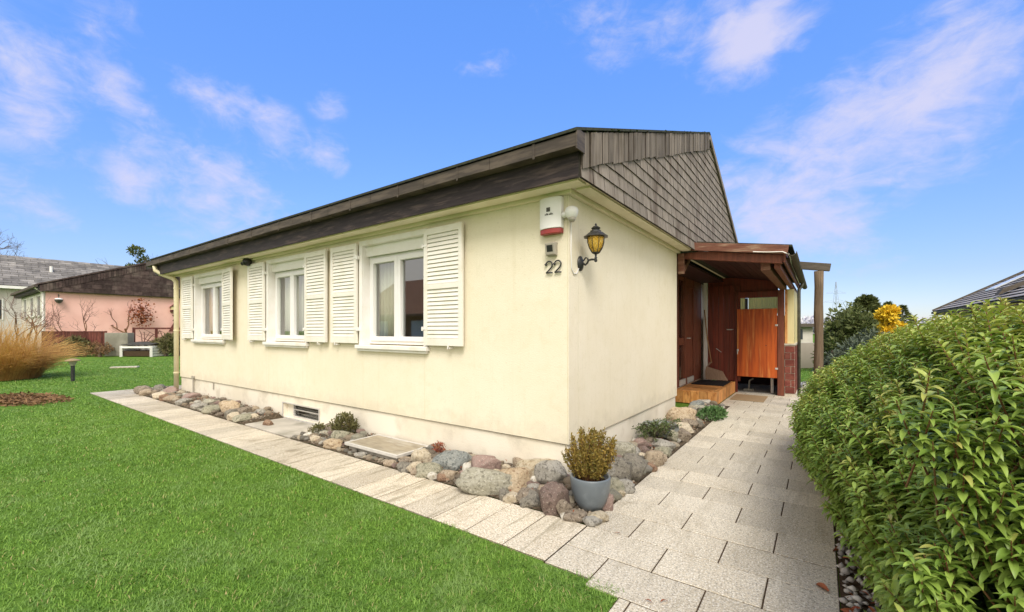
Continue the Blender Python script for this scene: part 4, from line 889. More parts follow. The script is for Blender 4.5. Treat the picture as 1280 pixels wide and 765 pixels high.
V, fs = stamp(*LEAFLET, P, S, D, N, np.stack([rng.uniform(.009, .014, len(P)), rng.uniform(.016, .028, len(P)), np.full(len(P), .015)], 1)); npmesh('foliage', V, fs, M['potleaf'], pt)
# ------------------------------------------------------------------ stones of the bed
def stone_mesh(seed, sub=3, rough=.22, flat=.0):
    import bmesh
    bm = bmesh.new(); bmesh.ops.create_icosphere(bm, subdivisions=sub, radius=1); r = random.Random(seed); o = Vector((r.uniform(0, 50), r.uniform(0, 50), r.uniform(0, 50)))
    planes = [(Vector((r.gauss(0, 1), r.gauss(0, 1), r.gauss(0, .8))).normalized(), r.uniform(.60, .92)) for _ in range(9)]
    for v in bm.verts:
        p = v.co.copy(); p = Vector([math.copysign(abs(q)**.80, q) for q in p]); d = 1+rough*mnoise.noise(p*1.1+o)+rough*.35*mnoise.noise(p*2.7+o)+rough*.16*mnoise.noise(p*6+o)+.10*(mnoise.turbulence(p*1.6+o, 4, True, noise_basis='PERLIN_ORIGINAL')-.5); p *= d
        for n, c in planes:
            e = p.dot(n)-c
            if e > 0: p -= n*e*.82
        v.co = p+p.normalized()*(.030*mnoise.noise(p*9+o)+.018*mnoise.noise(p*19+o))
    for k in range(3):
        lo = min(v.co[k] for v in bm.verts); hi = max(v.co[k] for v in bm.verts)
        for v in bm.verts: v.co[k] = (v.co[k]-(lo+hi)/2)*2/(hi-lo)
    me = bpy.data.meshes.new('stone'); bm.to_mesh(me); bm.free(); me.polygons.foreach_set('use_smooth', [True]*len(me.polygons)); return me
CROP = {'a': (500, 500, 4.5), 'b': (660, 480, 4.027), 'c': (350, 500, 5.12), 'd': (120, 460, 4.0)}
BIG = [
 ('a',70,278,188,365,'cream','smooth cream boulder beside the right edge of the light-well lid'),
 ('a',192,293,405,402,'bluegrey','large blue-grey boulder against the plinth, left of the pink one'),
 ('a',408,312,568,430,'pink','large mauve-pink boulder standing against the white plinth'),
 ('a',90,368,250,430,'green','flat olive-grey stone below the cream boulder'),
 ('a',208,392,328,452,'tan','low pinkish tan stone below the blue-grey boulder'),
 ('a',352,358,412,420,'white','white stone squeezed between the blue-grey and the pink boulder'),
 ('a',635,330,695,388,'tan','round tan cobble set upright against the plinth'),
 ('a',570,362,624,402,'cream','small beige stone between the pink boulder and the round tan cobble'),
 ('a',238,425,590,578,'palegreen','longest pale grey-green slab-like boulder along the front path edge'),
 ('a',558,505,610,560,'darkgrey','small dark round stone at the right end of the long grey-green boulder'),
 ('a',548,390,738,512,'orange','orange and yellow banded boulder between the long grey-green one and the pot'),
 ('a',663,338,880,440,'yellow','pale yellow lichen-spotted boulder against the plinth behind the banded one'),
 ('a',765,350,930,492,'grey','angular pale grey boulder just left of the pot'),
 ('a',728,428,776,476,'white','small white stone under the angular grey boulder'),
 ('a',714,474,782,522,'grey','small grey stone beneath the small white one, left of the pot'),
 ('a',768,486,862,528,'tan','tan stone above the purple-brown boulder'),
 ('a',655,505,765,590,'brown','brown stone behind the two dark boulders at the front path edge'),
 ('a',617,543,748,636,'darkgrey','dark mottled boulder left of the purple-brown one'),
 ('a',742,512,905,682,'purple','largest purple-brown boulder in front and left of the pot'),
 ('a',868,556,968,650,'brown','brown boulder touching the left foot of the pot'),
 ('a',540,540,640,602,'cream','beige flat stone at the path edge right of the long boulder'),
 ('a',900,632,988,674,'white','pale flat stone in front of the pot'),
 ('a',975,628,1054,684,'brown','grey-brown stone between the two pale stones in front of the pot'),
 ('a',1052,626,1170,692,'yellow','flat pale yellow oval stone just right of the pot foot'),
 ('a',880,664,1002,716,'brown','brownish stone at the inner corner of the two paths'),
 ('a',995,680,1100,742,'grey','grey stone at the very corner where the two paths meet'),
 ('a',165,432,238,482,'rust','small rust-red stone left of the long grey-green boulder'),
 ('a',0,403,92,447,'tan','beige stone at the path edge under the lid corner'),
 ('a',0,325,72,372,'brown','brown flat stone tucked under the right edge of the lid'),
 ('a',522,393,588,447,'yellow','tan yellow stone below the pink boulder'),
 ('a',334,395,374,422,'pink','little pink stone below the white one'),
 ('a',100,425,165,470,'white','pale stone in front of the flat olive-grey one'),
 ('a',620,500,690,540,'orange','small orange stone between the banded boulder and the brown one'),
 ('b',370,372,440,500,'grey','grey boulder half hidden behind the right side of the pot'),
 ('b',388,372,527,502,'darkgrey','big dark grey-brown boulder behind the right side of the pot'),
 ('b',495,365,614,504,'darkgrey','dark boulder with pale lichen veins beside the side path'),
 ('b',395,478,478,560,'green','yellowish green-grey stone right of the pot rim'),
 ('b',468,487,566,557,'grey','grey-brown stone at the side path edge below the lichen boulder'),
 ('b',472,270,533,322,'white','white quartz stone beside the side wall'),
 ('b',525,275,602,322,'pink','rounded pink cobble next to the white quartz'),
 ('b',380,285,512,375,'palegreen','rough pale boulder leaning on the side wall plinth'),
 ('b',495,318,560,378,'grey','grey cobble below the white quartz'),
 ('b',553,314,614,352,'purple','dark reddish cobble below the pink one'),
 ('b',622,282,734,337,'grey','broad grey stone in front of the juniper on the side bed'),
 ('b',640,315,724,363,'green','yellow-green stone at the side path edge'),
 ('b',590,337,680,410,'tan','mottled pinkish cobble at the side path edge'),
 ('b',530,182,692,262,'bluegrey','large grey boulder overgrown by creeping juniper'),
 ('b',625,108,767,205,'orange','orange-yellow angular boulder, highest in the side bed'),
 ('b',652,180,707,222,'white','round white stone below the orange-yellow boulder'),
 ('b',733,195,822,250,'cream','pale rounded boulder beside the side path near the ground cover'),
 ('b',735,225,817,294,'brown','grey-brown boulder at the side path edge under the pale one'),
 ('b',700,203,748,242,'palegreen','small pale green stone between the round white and the pale rounded one'),
 ('b',745,143,822,187,'darkgrey','dark grey stone right of the orange-yellow boulder'),
 ('b',770,178,852,224,'brown','brown stone beside the green ground cover'),
 ('b',678,92,757,132,'palegreen','pale stone behind the orange-yellow boulder'),
 ('b',738,95,787,132,'cream','cream stone near the wooden step, left of the blue-grey one'),
 ('b',778,85,842,127,'tan','tan stone below the corner of the wooden step'),
 ('b',815,85,882,124,'bluegrey','blue-grey stone in front of the wooden step by the ground cover'),
 ('b',720,66,777,100,'white','whitish stone where the side wall ends'),
 ('b',768,60,818,92,'palegreen','pale green stone touching the wooden step'),
 ('b',398,560,482,652,'pink','pinkish grey stone between the pot and the side path'),
 ('b',376,585,424,624,'grey','small grey stone touching the right side of the pot'),
 ('b',674,355,710,392,'tan','little tan stone at the side path edge beside the mottled cobble'),
 ('b',555,345,602,387,'cream','small cream stone above the lichen-veined boulder'),
 ('b',598,400,652,442,'rust','small rust-coloured stone at the side path edge'),
 ('b',450,535,492,570,'yellow','little yellow stone between the green-grey one and the path'),
 ('b',700,235,752,300,'green','greenish stone under the juniper at the path edge'),
 ('b',585,270,632,312,'brown','brown cobble right of the pink one'),
 ('c',258,255,367,327,'orange','stone with a flat orange broken face beside the path'),
 ('c',298,155,377,212,'brown','dark brown stone at the left of the low shrub'),
 ('c',343,195,447,262,'green','grey-green boulder in front of the low shrub'),
 ('c',198,225,272,268,'cream','cream stone right of the concrete slab'),
 ('c',158,205,217,247,'white','pale stone at the left end of the shrub patch'),
 ('c',250,195,312,232,'palegreen','pale lichen stone between the brown one and the cream one'),
 ('c',35,232,92,262,'darkgrey','small dark stone lying on the edge of the concrete slab'),
 ('c',760,370,852,412,'tan','tan slab stone at the front right corner of the lid'),
 ('c',815,395,907,462,'cream','cream stone below the cream boulder at the lid'),
 ('c',700,425,842,474,'darkgrey','dark stone at the path edge below the lid corner'),
 ('c',620,395,705,440,'tan','pinkish tan stone under the front edge of the lid'),
 ('c',445,345,520,385,'grey','grey stone under the left part of the lid front'),
 ('d',185,90,272,132,'brown','brown stone at the far end of the bed near the lawn'),
 ('d',285,83,347,122,'darkgrey','dark stone standing at the far end of the bed'),
 ('d',215,108,287,138,'tan','tan stone in front of the brown one at the far end'),
 ('d',343,95,402,132,'pink','reddish stone right beside the foot of the downpipe'),
 ('d',270,122,332,157,'cream','cream stone in the heap left of the downpipe'),
 ('d',343,140,407,167,'tan','pinkish tan stone in front of the downpipe'),
 ('d',318,132,362,167,'rust','rust-brown stone in the heap left of the downpipe'),
 ('d',438,132,507,157,'pink','flat pink stone at the plinth right of the downpipe'),
 ('d',368,160,442,192,'grey','flat grey stone at the path edge below the downpipe'),
 ('d',615,165,724,228,'orange','large orange-brown boulder in the heap left of the concrete slab'),
 ('d',690,200,780,240,'brown','brown stone right of the orange-brown boulder'),
 ('d',540,155,597,192,'palegreen','pale stone against the plinth left of the orange-brown boulder'),
 ('d',540,188,622,228,'green','green-grey stone left of the orange-brown boulder'),
 ('d',588,215,652,267,'darkgrey','dark stone at the path edge below the green-grey one'),
 ('d',640,225,702,267,'cream','cream stone below the orange-brown boulder'),
 ('d',783,190,812,227,'tan','upright tan stone next to the concrete slab'),
 ('d',803,205,847,240,'grey','grey round stone at the left edge of the concrete slab'),
 ('d',765,228,812,257,'cream','small cream stone at the corner of the concrete slab'),
 ('d',698,235,777,270,'green','flat green-grey stone at the path edge left of the slab'),
 ('d',470,180,542,212,'grey','grey flat stone between the downpipe heap and the boulder heap'),
 ('d',760,270,815,305,'rust','brown stone chip lying alone on the concrete slab'),
]
placed = []
right = Vector((.811, .585, 0))
for i, (cr, x0, y0, x1, y1, colr, label) in enumerate(BIG):
    ox, oy, s = CROP[cr]; u0, v0, u1, v1 = ox+x0/s, oy+y0/s, ox+x1/s, oy+y1/s
    uc = (u0+u1)/2; z0 = .02
    for _ in range(4):
        p, t = gp(uc, v1, z0); z0 = bedz(p.x, p.y)*.8 if (p.y > -.62 and p.x < .55) else .0
    if 'alone' in label: z0 = .017
    rx = (u1-u0)/2*t/F*1.10; ext = (v1-v0)/2*t/F*1.10
    ca = math.atan2(CAM[2], t*1.0); ry = rx*.82 if rx < .2 else rx*.50
    rz = ext*ext-(ry*math.sin(ca))**2; rz = math.sqrt(rz)/math.cos(ca) if rz > 0 else 0
    rz = max(rz, .52*min(rx, ry*1.2)); D = t+ry*.75
    c = fd(uc, (v0+v1)/2, D)
    if cr == 'b' and c.y > .25 and c.x < rx*.75: c.x = rx*.75
    if c.x < 0 and c.y < .6 and c.y+ry*.8 > .0:              # keep it outside the wall
        k = (c.y+ry*.8); D -= k/ .95; c = fd(uc, (v0+v1)/2, D)
    if cr != 'd' or 'alone' not in label: c.y = max(c.y, -.625+ry*.72) if cr != 'b' or c.x < .1 else c.y
    if cr == 'b': c.x = min(c.x, .52-rx*.6)
    if 'alone' in label: c.y = -.42
    rz = max(rz, min((c.z-.0)*.98, rx*1.1)) if c.z > rz+z0 else rz
    seed = 100+i; me = stone_mesh(seed, 4 if rx > .07 else 3, .26); me.materials.append(ST[colr])
    o = bpy.data.objects.new('stone', me); col.objects.link(o)
    ang = math.atan2(right.y, right.x)
    rot = Matrix.Rotation(ang+random.uniform(-.15, .15), 4, 'Z') @ Matrix.Rotation(random.uniform(-.12, .12), 4, 'Y')
    me.transform(Matrix.Translation((0, 0, 0)) @ rot @ Matrix.Diagonal((rx*1.04, ry*1.04, rz*1.04, 1)))
    o.location = c; placed.append((c.x, c.y, max(rx, ry), rz, c.z))
    tag(o, label, 'stone', 'large stones of the bed around the house')
# filler cobbles, copies of a few meshes
fills = []
for k, colr in enumerate(('grey', 'cream', 'brown', 'tan', 'darkgrey', 'palegreen', 'pink', 'white')):
    me = stone_mesh(900+k, 2, .2); me.materials.append(ST[colr]); fills.append((colr, me))
cn = dict(grey='grey', cream='cream', brown='brown', tan='tan', darkgrey='dark grey', palegreen='pale greenish', pink='pinkish', white='whitish')
zones = [((-11.3, -9.2), (-.58, -.06), 34, 'near the downpipe'), ((-9.2, -5.65), (-.58, -.06), 60, 'between downpipe and concrete slab'), ((-3.95, -2.95), (-.58, -.08), 44, 'between concrete slab and lid'),
         ((-2.9, -1.8), (-.60, -.545), 16, 'before the light-well lid'), ((-1.8, .2), (-.58, -.05), 70, 'between lid and pot'), ((.06, .46), (-.5, .9), 46, 'in the side bed beside the pot'), ((.05, .46), (.9, 5.5), 84, 'in the side bed towards the step')]
for (xa, xb), (ya, yb_), n, where in zones:
    made = 0
    for tries in range(n*14):
        if made >= n: break
        x, y = random.uniform(xa, xb), random.uniform(ya, yb_); r = random.uniform(.030, .068)
        if ya < -.58+.01 and yb_ < -.5: r = random.uniform(.022, .038)
        if (Vector((x, y, 0))-Vector((pc.x, pc.y, 0))).length < .12+r: continue
        if any((x-a)**2+(y-b)**2 < (R_*.62+r*.75)**2 for a, b, R_, _, _ in placed): continue
        colr, me = random.choices(fills, weights=(5, 4, 4, 4, 3, 3, 2, 2))[0]
        o = bpy.data.objects.new('cobble', me); col.objects.link(o); o.scale = (r*random.uniform(1, 1.35), r, r*random.uniform(.62, .85)); o.rotation_euler = (random.uniform(-.2, .2), random.uniform(-.2, .2), random.uniform(0, 6.28))
        o.location = (x, y, bedz(x, y)+r*.35); placed.append((x, y, r, r, .05)); made += 1
        tag(o, f'small {cn[colr]} cobble {where}', 'cobble', f'small {cn[colr]} cobbles {where}')
# fine gravel between the stones
n = 5200; X = rng.uniform(-11.2, .45, n); Y = rng.uniform(-.6, -.02, n); sel = rng.random(n) < .28; Y[sel] = rng.uniform(-.5, 5.4, sel.sum()); X[sel] = rng.uniform(.03, .47, sel.sum())
keep = ~((X > -5.5) & (X < -4.0) & (Y < .02)) & ~((X > -2.9) & (X < -1.83) & (Y > -.55)); X, Y = X[keep], Y[keep]; n = len(X)
Zb = np.array([bedz(a, b) for a, b in zip(X, Y)])
OCT = (np.array([(1, 0, 0), (0, 1, 0), (-1, 0, 0), (0, -1, 0), (0, 0, .8), (.1, .1, -.8)], float), [(3, np.array([(0, 1, 4), (1, 2, 4), (2, 3, 4), (3, 0, 4), (1, 0, 5), (2, 1, 5), (3, 2, 5), (0, 3, 5)]))])
def pebbles(name, X, Y, Z, s0, s1, mat, label=None):
    n = len(X); D = rng.normal(0, 1, (n, 3)); S, D, N = frames(D)
    s = rng.uniform(s0, s1, n); V, fs = stamp(*OCT, np.stack([X, Y, Z+s*.4], 1), S, D, N, np.stack([s, s*rng.uniform(.7, 1.3, n), s*.75], 1))
    return tag(npmesh(name, V, fs, mat, smooth=True), label, name.replace('_', ' ') if label else None, kind='stuff')
pebbles('gravel', X, Y, Zb, .007, .02, M['bedpebble'], 'fine gravel between the stones of the bed')
n = 3600; X = rng.uniform(PX1+.01, 2.75, n); Y = rng.uniform(-2.6, 5.5, n); pebbles('gravel', X, Y, rng.uniform(-.006, .01, n), .014, .036, M['pebble'], 'grey and white gravel along the foot of the hedge')
n = 900; pebbles('gravel', rng.uniform(1.55, 2.6, n), rng.uniform(9.5, 11.3, n), np.zeros(n), .02, .05, M['pebble'], 'grey gravel behind the porch beside the rear lawn')
# ------------------------------------------------------------------ foliage tools
def scatter_leaves(name, P, D, tmpl, size, mat, parent=None, wid=1., roll=None):
    S, D, N = frames(D, rng.uniform(0, 6.28, len(P)) if roll is None else roll)
    s = np.asarray(size); V, fs = stamp(tmpl[0], tmpl[1], P, S, D, N, np.stack([s*wid, s, s], 1))
    return npmesh(name, V, fs, mat, parent)
def cloud(c, r, n, shell=.55):
    """points in an ellipsoid, denser outside, lumpy"""
    d = nrm(rng.normal(0, 1, (n, 3))); rad = shell+(1-shell)*rng.random(n)**.6
    lump = np.array([1+.28*mnoise.noise(Vector(x)*2.3+Vector(c)) for x in d])
    return np.array(c)+d*np.array(r)*(rad*lump)[:, None], d
def low_plant(name, c, r, n, size, mat, label, cat, parts=True, up=.6, wid=.55):
    e = empty(name, (c[0], c[1], 0), label, cat)
    P, d = cloud(c, r, n, .35); k = P[:, 2] > .01; P, d = P[k], d[k]
    scatter_leaves('foliage', P, d*.7+rng.normal(0, .5, P.shape)+[0, 0, up], LEAFLET, rng.uniform(size*.6, size*1.2, len(P)), mat, e, wid)
    m = MB()
    for i in range(10):
        t = Vector((c[0], c[1], 0))+Vector((random.uniform(-r[0], r[0])*.6, random.uniform(-r[1], r[1])*.6, c[2]+r[2]*.3)); m.tube([(c[0], c[1], .0), t], [.006, .003], 5)
    m.build('stem', M['twig'], e); return e
low_plant('low_shrub', (-3.42, -.17, .17), (.24, .15, .17), 1500, .035, M['olive'], 'low bushy shrub with olive and reddish leaves beside the light-well lid', 'shrub')
low_plant('low_shrub', (-3.80, -.33, .09), (.16, .14, .08), 500, .03, M['olive'], 'sparse grey-green tuft among the stones right of the concrete slab', 'shrub')
low_plant('red_sedum', (-1.60, -.14, .12), (.10, .07, .09), 420, .025, M['sedum'], 'small red-leaved succulent behind the cream boulder at the lid', 'plant')
low_plant('ground_cover', (.44, 4.35, .06), (.22, .50, .10), 1700, .045, M['green2'], 'bright green ground cover spilling onto the side path by the step', 'plant')
e = empty('creeping_juniper', (.22, 2.0, .1), 'creeping juniper with olive sprays over the large grey boulder in the side bed', 'juniper')
P, D = [], []; m = MB()
for i in range(46):
    a = random.uniform(-2.6, 1.6); L = random.uniform(.18, .42); b0 = Vector((.20+random.uniform(-.08, .08), 2.05+random.uniform(-.2, .2), .16)); t_ = b0+Vector((math.cos(a)*L*.55, math.sin(a)*L*1.2, random.uniform(-.05, .16)))
    if t_.x < .04: t_.x = .05; t_.z += .08
    mid = b0.lerp(t_, .5)+Vector((0, 0, .05)); m.tube([b0, mid, t_], [.005, .004, .002], 5)
    for k in range(42):
        f = .2+.8*k/42; p = b0.lerp(mid, 2*f) if f < .5 else mid.lerp(t_, 2*f-1); P.append(p+Vector(rng.normal(0, .012, 3))); D.append((t_-b0).normalized()+Vector(rng.normal(0, .6, 3)))
m.build('stem', M['bark'], e); scatter_leaves('foliage', np.array(P), np.array(D), LEAFLET, rng.uniform(.02, .04, len(P)), M['creep'], e, .35)
n = 900; X = rng.uniform(-11, .42, n); Y = rng.uniform(-.58, -.05, n); sel = rng.random(n) < .3; Y[sel] = rng.uniform(-.5, 5.2, sel.sum()); X[sel] = rng.uniform(.05, .48, sel.sum())
k = ~((X > -5.5) & (X < -4) & (Y < 0)) & ~((X > -2.9) & (X < -1.8) & (Y < 0)); X, Y = X[k], Y[k]; n = len(X); D = rng.normal(0, 1, (n, 3))*[1, 1, .4]
tag(scatter_leaves('leaf_litter', np.stack([X, Y, np.array([bedz(a, b) for a, b in zip(X, Y)])+rng.uniform(.01, .05, n)], 1), D, LEAF, rng.uniform(.02, .045, n), M['deadleaf'], None, 1., rng.normal(0, .6, n)), 'dry leaf litter caught between the stones of the bed', 'leaf litter', kind='stuff')
# ------------------------------------------------------------------ laurel hedge
hedge = empty('laurel_hedge', (2.9, 1.8, 0), 'big leafy green laurel hedge with reddish shoots along the right of the side path', 'hedge')
def hface(z, y):            # x of the leafy face at height z
    pts = [(.02, 2.33), (.18, 2.15), (.4, 1.98), (.7, 1.92), (.95, 2.01), (1.2, 2.20), (1.4, 2.43), (1.6, 2.80)]
    H = htop(y); zz = z/H*1.6
    for (a, xa), (b, xb) in zip(pts[:-1], pts[1:]):
        if zz <= b: break
    x = xa+(xb-xa)*min(1, (zz-a)/(b-a))
    x += .155*max(0, min(1, (.25-y)/1.0))+.30*max(0, -1.1-y)+.10*mnoise.noise((y*1.3, z*1.6, 3.1))+.05*mnoise.noise((y*3.3, z*3.6, 8.1))-.09*max(0, min(1, (y+.1)/.6))
    if y > 2.0: x += (y-2.0)**2*.085
    return x
def htop(y): return (1.55-.075*max(0, y-.2)-.02*max(0, y-3)+.07*mnoise.noise((y*1.1, 0, 5.5))-.22*max(0, -.9-y))*(1 if y < 2.3 else max(.30, 1-(y-2.3)**2*.15))
sh = []     # shoots: base, dir, length, leaf size, kind
YA, YBH = -1.75, 4.35
def face_normal(z, y):
    dz = (hface(z+.04, y)-hface(z-.04, y))/.08; dy = (hface(z, y+.08)-hface(z, y-.08))/.16
    return Vector((-1, dy, dz)).normalized()
while len(sh) < 3300:
    y = random.uniform(YA, YBH); H = htop(y)
    if random.random() < .68:
        z = random.uniform(.06, H*.98); x = hface(z, y); n = face_normal(z, y)
        d = (n*.42+Vector((0, 0, .80+.2*z/H))+Vector(rng.normal(0, .22, 3))).normalized(); base = Vector((x, y, z))-n*.06-Vector((0, 0, .06)); kind = 1 if random.random() < .75*(z/H-.45) else 0
    else:
        x = random.uniform(2.45, 3.7); z = H*(1-.06*((x-3.1)/.6)**2)+random.uniform(-.06, .02); d = (Vector((0, 0, 1))+Vector(rng.normal(0, .22, 3))+Vector((-.25 if x < 2.8 else 0, 0, 0))).normalized(); base = Vector((x, y, z-.12)); kind = 1 if random.random() < .75 else 0
    sh.append((base, d, random.uniform(.13, .25), kind))
# end of the hedge nearest the camera and its far end
for i in range(260):
    z = random.uniform(.08, 1.25); x = random.uniform(2.2, 3.6); sh.append((Vector((x, YA+.05, z)), Vector((rng.normal(0, .3), -.45, .8)).normalized(), .20, int(z > 1.05 and random.random() < .4)))
for i in range(150):
    z = random.uniform(.08, .55); x = random.uniform(2.5, 3.6); sh.append((Vector((x, YBH-.15+.2*random.random(), z)), Vector((rng.normal(0, .3), .7, .5)).normalized(), .22, int(z > .8)))
lp = {0: ([], [], [], []), 1: ([], [], [], [])}; m = MB()
for base, d, L, kind in sh:
    bend = Vector((0, 0, .25*L)); tip = base+d*L+bend*.3; mid = base+d*L*.5; m.tube([base-d*.12, mid, tip], [.0036, .0028, .0016], 5, cap=False)
    n = int(L/.0072); ph = random.uniform(0, 6.28); dd = d
    s_ = Vector((0, 0, 1)).cross(dd); s_ = s_.normalized() if s_.length > .05 else Vector((1, 0, 0)); u_ = dd.cross(s_)
    for i in range(n):
        f = .06+.96*i/n; p = base.lerp(tip, f); a = ph+i*2.4
        rad = s_*math.cos(a)+u_*math.sin(a); spread = 1.25-.55*f if kind else 1.3-.4*f
        ld = (rad*spread+dd*(.12+.40*f)+Vector((0, 0, .34))).normalized()
        young = kind == 1 and f > .45 or (kind == 0 and f > .9 and random.random() < .08)
        size = random.uniform(.052, .084)*(1.0-.35*max(0, f-.7)/.3); k = 1 if young else 0
        lp[k][0].append(p); lp[k][1].append(ld); lp[k][2].append(size)
m.build('shoot_stem', M['redbark'], hedge)
def leaf_frames(D):
    """leaf blades face the sky: normal as close to up as possible"""
    D = nrm(D); up = np.tile([0., 0., 1.], (len(D), 1))+rng.normal(0, .13, (len(D), 3)); S = nrm(np.cross(D, up)); N = np.cross(S, D); return S, D, N
for k, nm, mt in ((0, 'foliage', M['leaf']), (1, 'young_foliage', M['leaf_young'])):
    P, D, s = np.array(lp[k][0]), np.array(lp[k][1]), np.array(lp[k][2]); S, D, N = leaf_frames(D)
    V, fs = stamp(LEAF[0], LEAF[1], P, S, D, N, np.stack([s*rng.uniform(.8, 1.15, len(s)), s, s*rng.uniform(.7, 1.5, len(s))], 1)); npmesh(nm, V, fs, mt, hedge, smooth=True)
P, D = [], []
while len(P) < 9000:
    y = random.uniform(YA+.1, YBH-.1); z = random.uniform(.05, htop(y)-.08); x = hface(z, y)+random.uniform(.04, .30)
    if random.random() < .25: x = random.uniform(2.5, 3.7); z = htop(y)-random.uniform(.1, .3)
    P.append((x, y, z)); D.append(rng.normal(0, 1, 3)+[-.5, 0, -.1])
P, D = np.array(P), np.array(D); S, D, N = leaf_frames(D); s = rng.uniform(.08, .12, len(P)); V, fs = stamp(LEAF[0], LEAF[1], P, S, D, N, s); npmesh('inner_foliage', V, fs, M['leaf_shade'], hedge, smooth=True)
m = MB()
for i in range(130):
    y = random.uniform(YA+.2, YBH-.2); b0 = Vector((random.uniform(2.6, 3.2), y, 0)); z = random.uniform(.4, htop(y)-.12); t_ = Vector((hface(z, y)+.12, y+random.uniform(-.3, .3), z)); m.tube([b0, b0.lerp(t_, .5)+Vector((.1, 0, .15)), t_], [.016, .011, .005], 6, cap=False)
m.build('branch', M['bark'], hedge)
# added solid core, darkened like the shade inside, so that the hedge is opaque
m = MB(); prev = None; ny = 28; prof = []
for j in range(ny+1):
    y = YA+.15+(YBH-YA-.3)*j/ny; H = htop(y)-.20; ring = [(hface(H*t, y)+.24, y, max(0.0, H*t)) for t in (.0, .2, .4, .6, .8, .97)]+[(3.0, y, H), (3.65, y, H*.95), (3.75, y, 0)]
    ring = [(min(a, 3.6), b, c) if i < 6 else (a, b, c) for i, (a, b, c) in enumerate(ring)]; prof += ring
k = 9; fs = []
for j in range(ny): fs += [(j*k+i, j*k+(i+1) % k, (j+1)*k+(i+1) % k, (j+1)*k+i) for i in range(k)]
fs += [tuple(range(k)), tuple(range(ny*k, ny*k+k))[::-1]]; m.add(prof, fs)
m.build('inner_blocker', simple('hedge_core_dark', (.022, .034, .010), (.045, .06, .02), 30, .95, .1, bmp=.8, bscale=25), hedge)
# dead leaves on the gravel under the hedge and on the slabs
n = 700; P = np.stack([rng.uniform(PX1+.02, 2.7, n), rng.uniform(-2.5, 5, n), rng.uniform(.012, .04, n)], 1); D = rng.normal(0, 1, (n, 3))*[1, 1, .25]
tag(scatter_leaves('fallen_leaves', P, D, LEAF, rng.uniform(.05, .09, n), M['deadleaf'], None, 1., rng.normal(0, .6, n)), 'red-brown fallen leaves on the gravel under the hedge', 'fallen leaves', kind='stuff')
for (u, v, ln, a), lab in (((1036, 742, .12, 2.4), 'curled red dead leaf on the slab edge near the hedge'), ((806, 752, .05, .3), 'small brown dead leaf on the slab nearest the lawn corner'), ((826, 755, .06, 1.2), 'brown withered leaf between two slabs at the bottom of the picture'), ((769, 668, .05, .8), 'red dead leaf at the stone bed corner on the side path')):
    p, _ = gp(u, v); D = np.array([[math.cos(a), math.sin(a), .25]]); o = scatter_leaves('dead_leaf', np.array([[p.x, p.y, .012]])-[[p.x, p.y, 0]], D, LEAF, np.array([ln]), M['deadleaf'], None, 1., np.array([.4])); o.location = (p.x, p.y, 0); tag(o, lab, 'leaf')
# ------------------------------------------------------------------ neighbours on the left
ph = empty('pink_bungalow', (-42, 6, 0), 'salmon pink bungalow with dark brown shingled gable across the lawn', 'house')
CXp, CYp, BZ = -37.75, 1.02, 1.16
L_, W_ = 11.0, 9.8
m = MB(); m.box((CXp-.2, CYp, .0), (CXp, CYp+W_, BZ+2.87)); m.build('pink_wall', M['pink'], ph)
m = MB(); m.box((CXp-L_, CYp, .0), (CXp-.203, CYp+.2, BZ+2.87)); m.box((CXp-L_, CYp+W_-.2, 0), (CXp-.203, CYp+W_, BZ+2.87)); m.box((CXp-L_, CYp+.203, 0), (CXp-L_+.2, CYp+W_-.203, BZ+2.87)); m.box((CXp-.25, CYp-.015, 0), (CXp-.02, CYp-.002, BZ+2.8)); m.build('wall', M['farwall'], ph)
m, up = gable(CXp+.27, CYp-.3, BZ+3.175, CYp+4.9, BZ+5.13, CYp+10.1, .44, row=.30, w=.5, band=.42); 
dz = BZ
# gable() measures its foot from the eave height, so it sits right on the raised house
m.build('gable_cladding', [M['pinkroof'], M['edge']], ph); up.build('upright_shingles', [M['pinkroof'], M['edge']], ph)
m = MB(); g0 = CXp+.255; m.add([(g0, CYp-.3, BZ+2.8), (g0, CYp+10.1, BZ+2.8), (g0, CYp+10.1, BZ+2.9), (g0, CYp+4.9, BZ+5.12), (g0, CYp-.3, BZ+3.16)], [(0, 1, 2, 3, 4)]); m.build('cladding_backing', M['joint'], ph)
m = MB(); X0, X1 = CXp-L_-.6, CXp+.33; y0, yr, y1 = CYp-.42, CYp+4.9, CYp+10.1; z0, zr_, z1 = BZ+3.17, BZ+5.14, BZ+2.9
m.prism([(X0, y0, z0), (X0, yr, zr_), (X0, y1, z1), (X0, y1, z1+.12), (X0, yr, zr_+.12), (X0, y0, z0+.08)][::-1], (1, 0, 0), X1-X0); m.build('roof', M['pinkroof'], ph)
m = MB(); m.box((X0, y0+.1, BZ+2.84), (CXp+.25, CYp-.002, BZ+2.87)); m.box((X0, y0+.08, BZ+2.85), (X1-.05, y0+.11, BZ+3.14)); m.build('fascia', M['fascia'], ph)
m = MB(); m.box((X0, y0-.1, BZ+3.03), (X1, y0+.05, BZ+3.165)); m.build('gutter', M['gutter'], ph)
m = MB(); m.tube([(CXp-.12, y0-.03, BZ+3.03), (CXp-.1, CYp-.1, BZ+2.7), (CXp-.1, CYp-.08, .1)], .06, 8); m.build('downpipe', M['white'], ph)
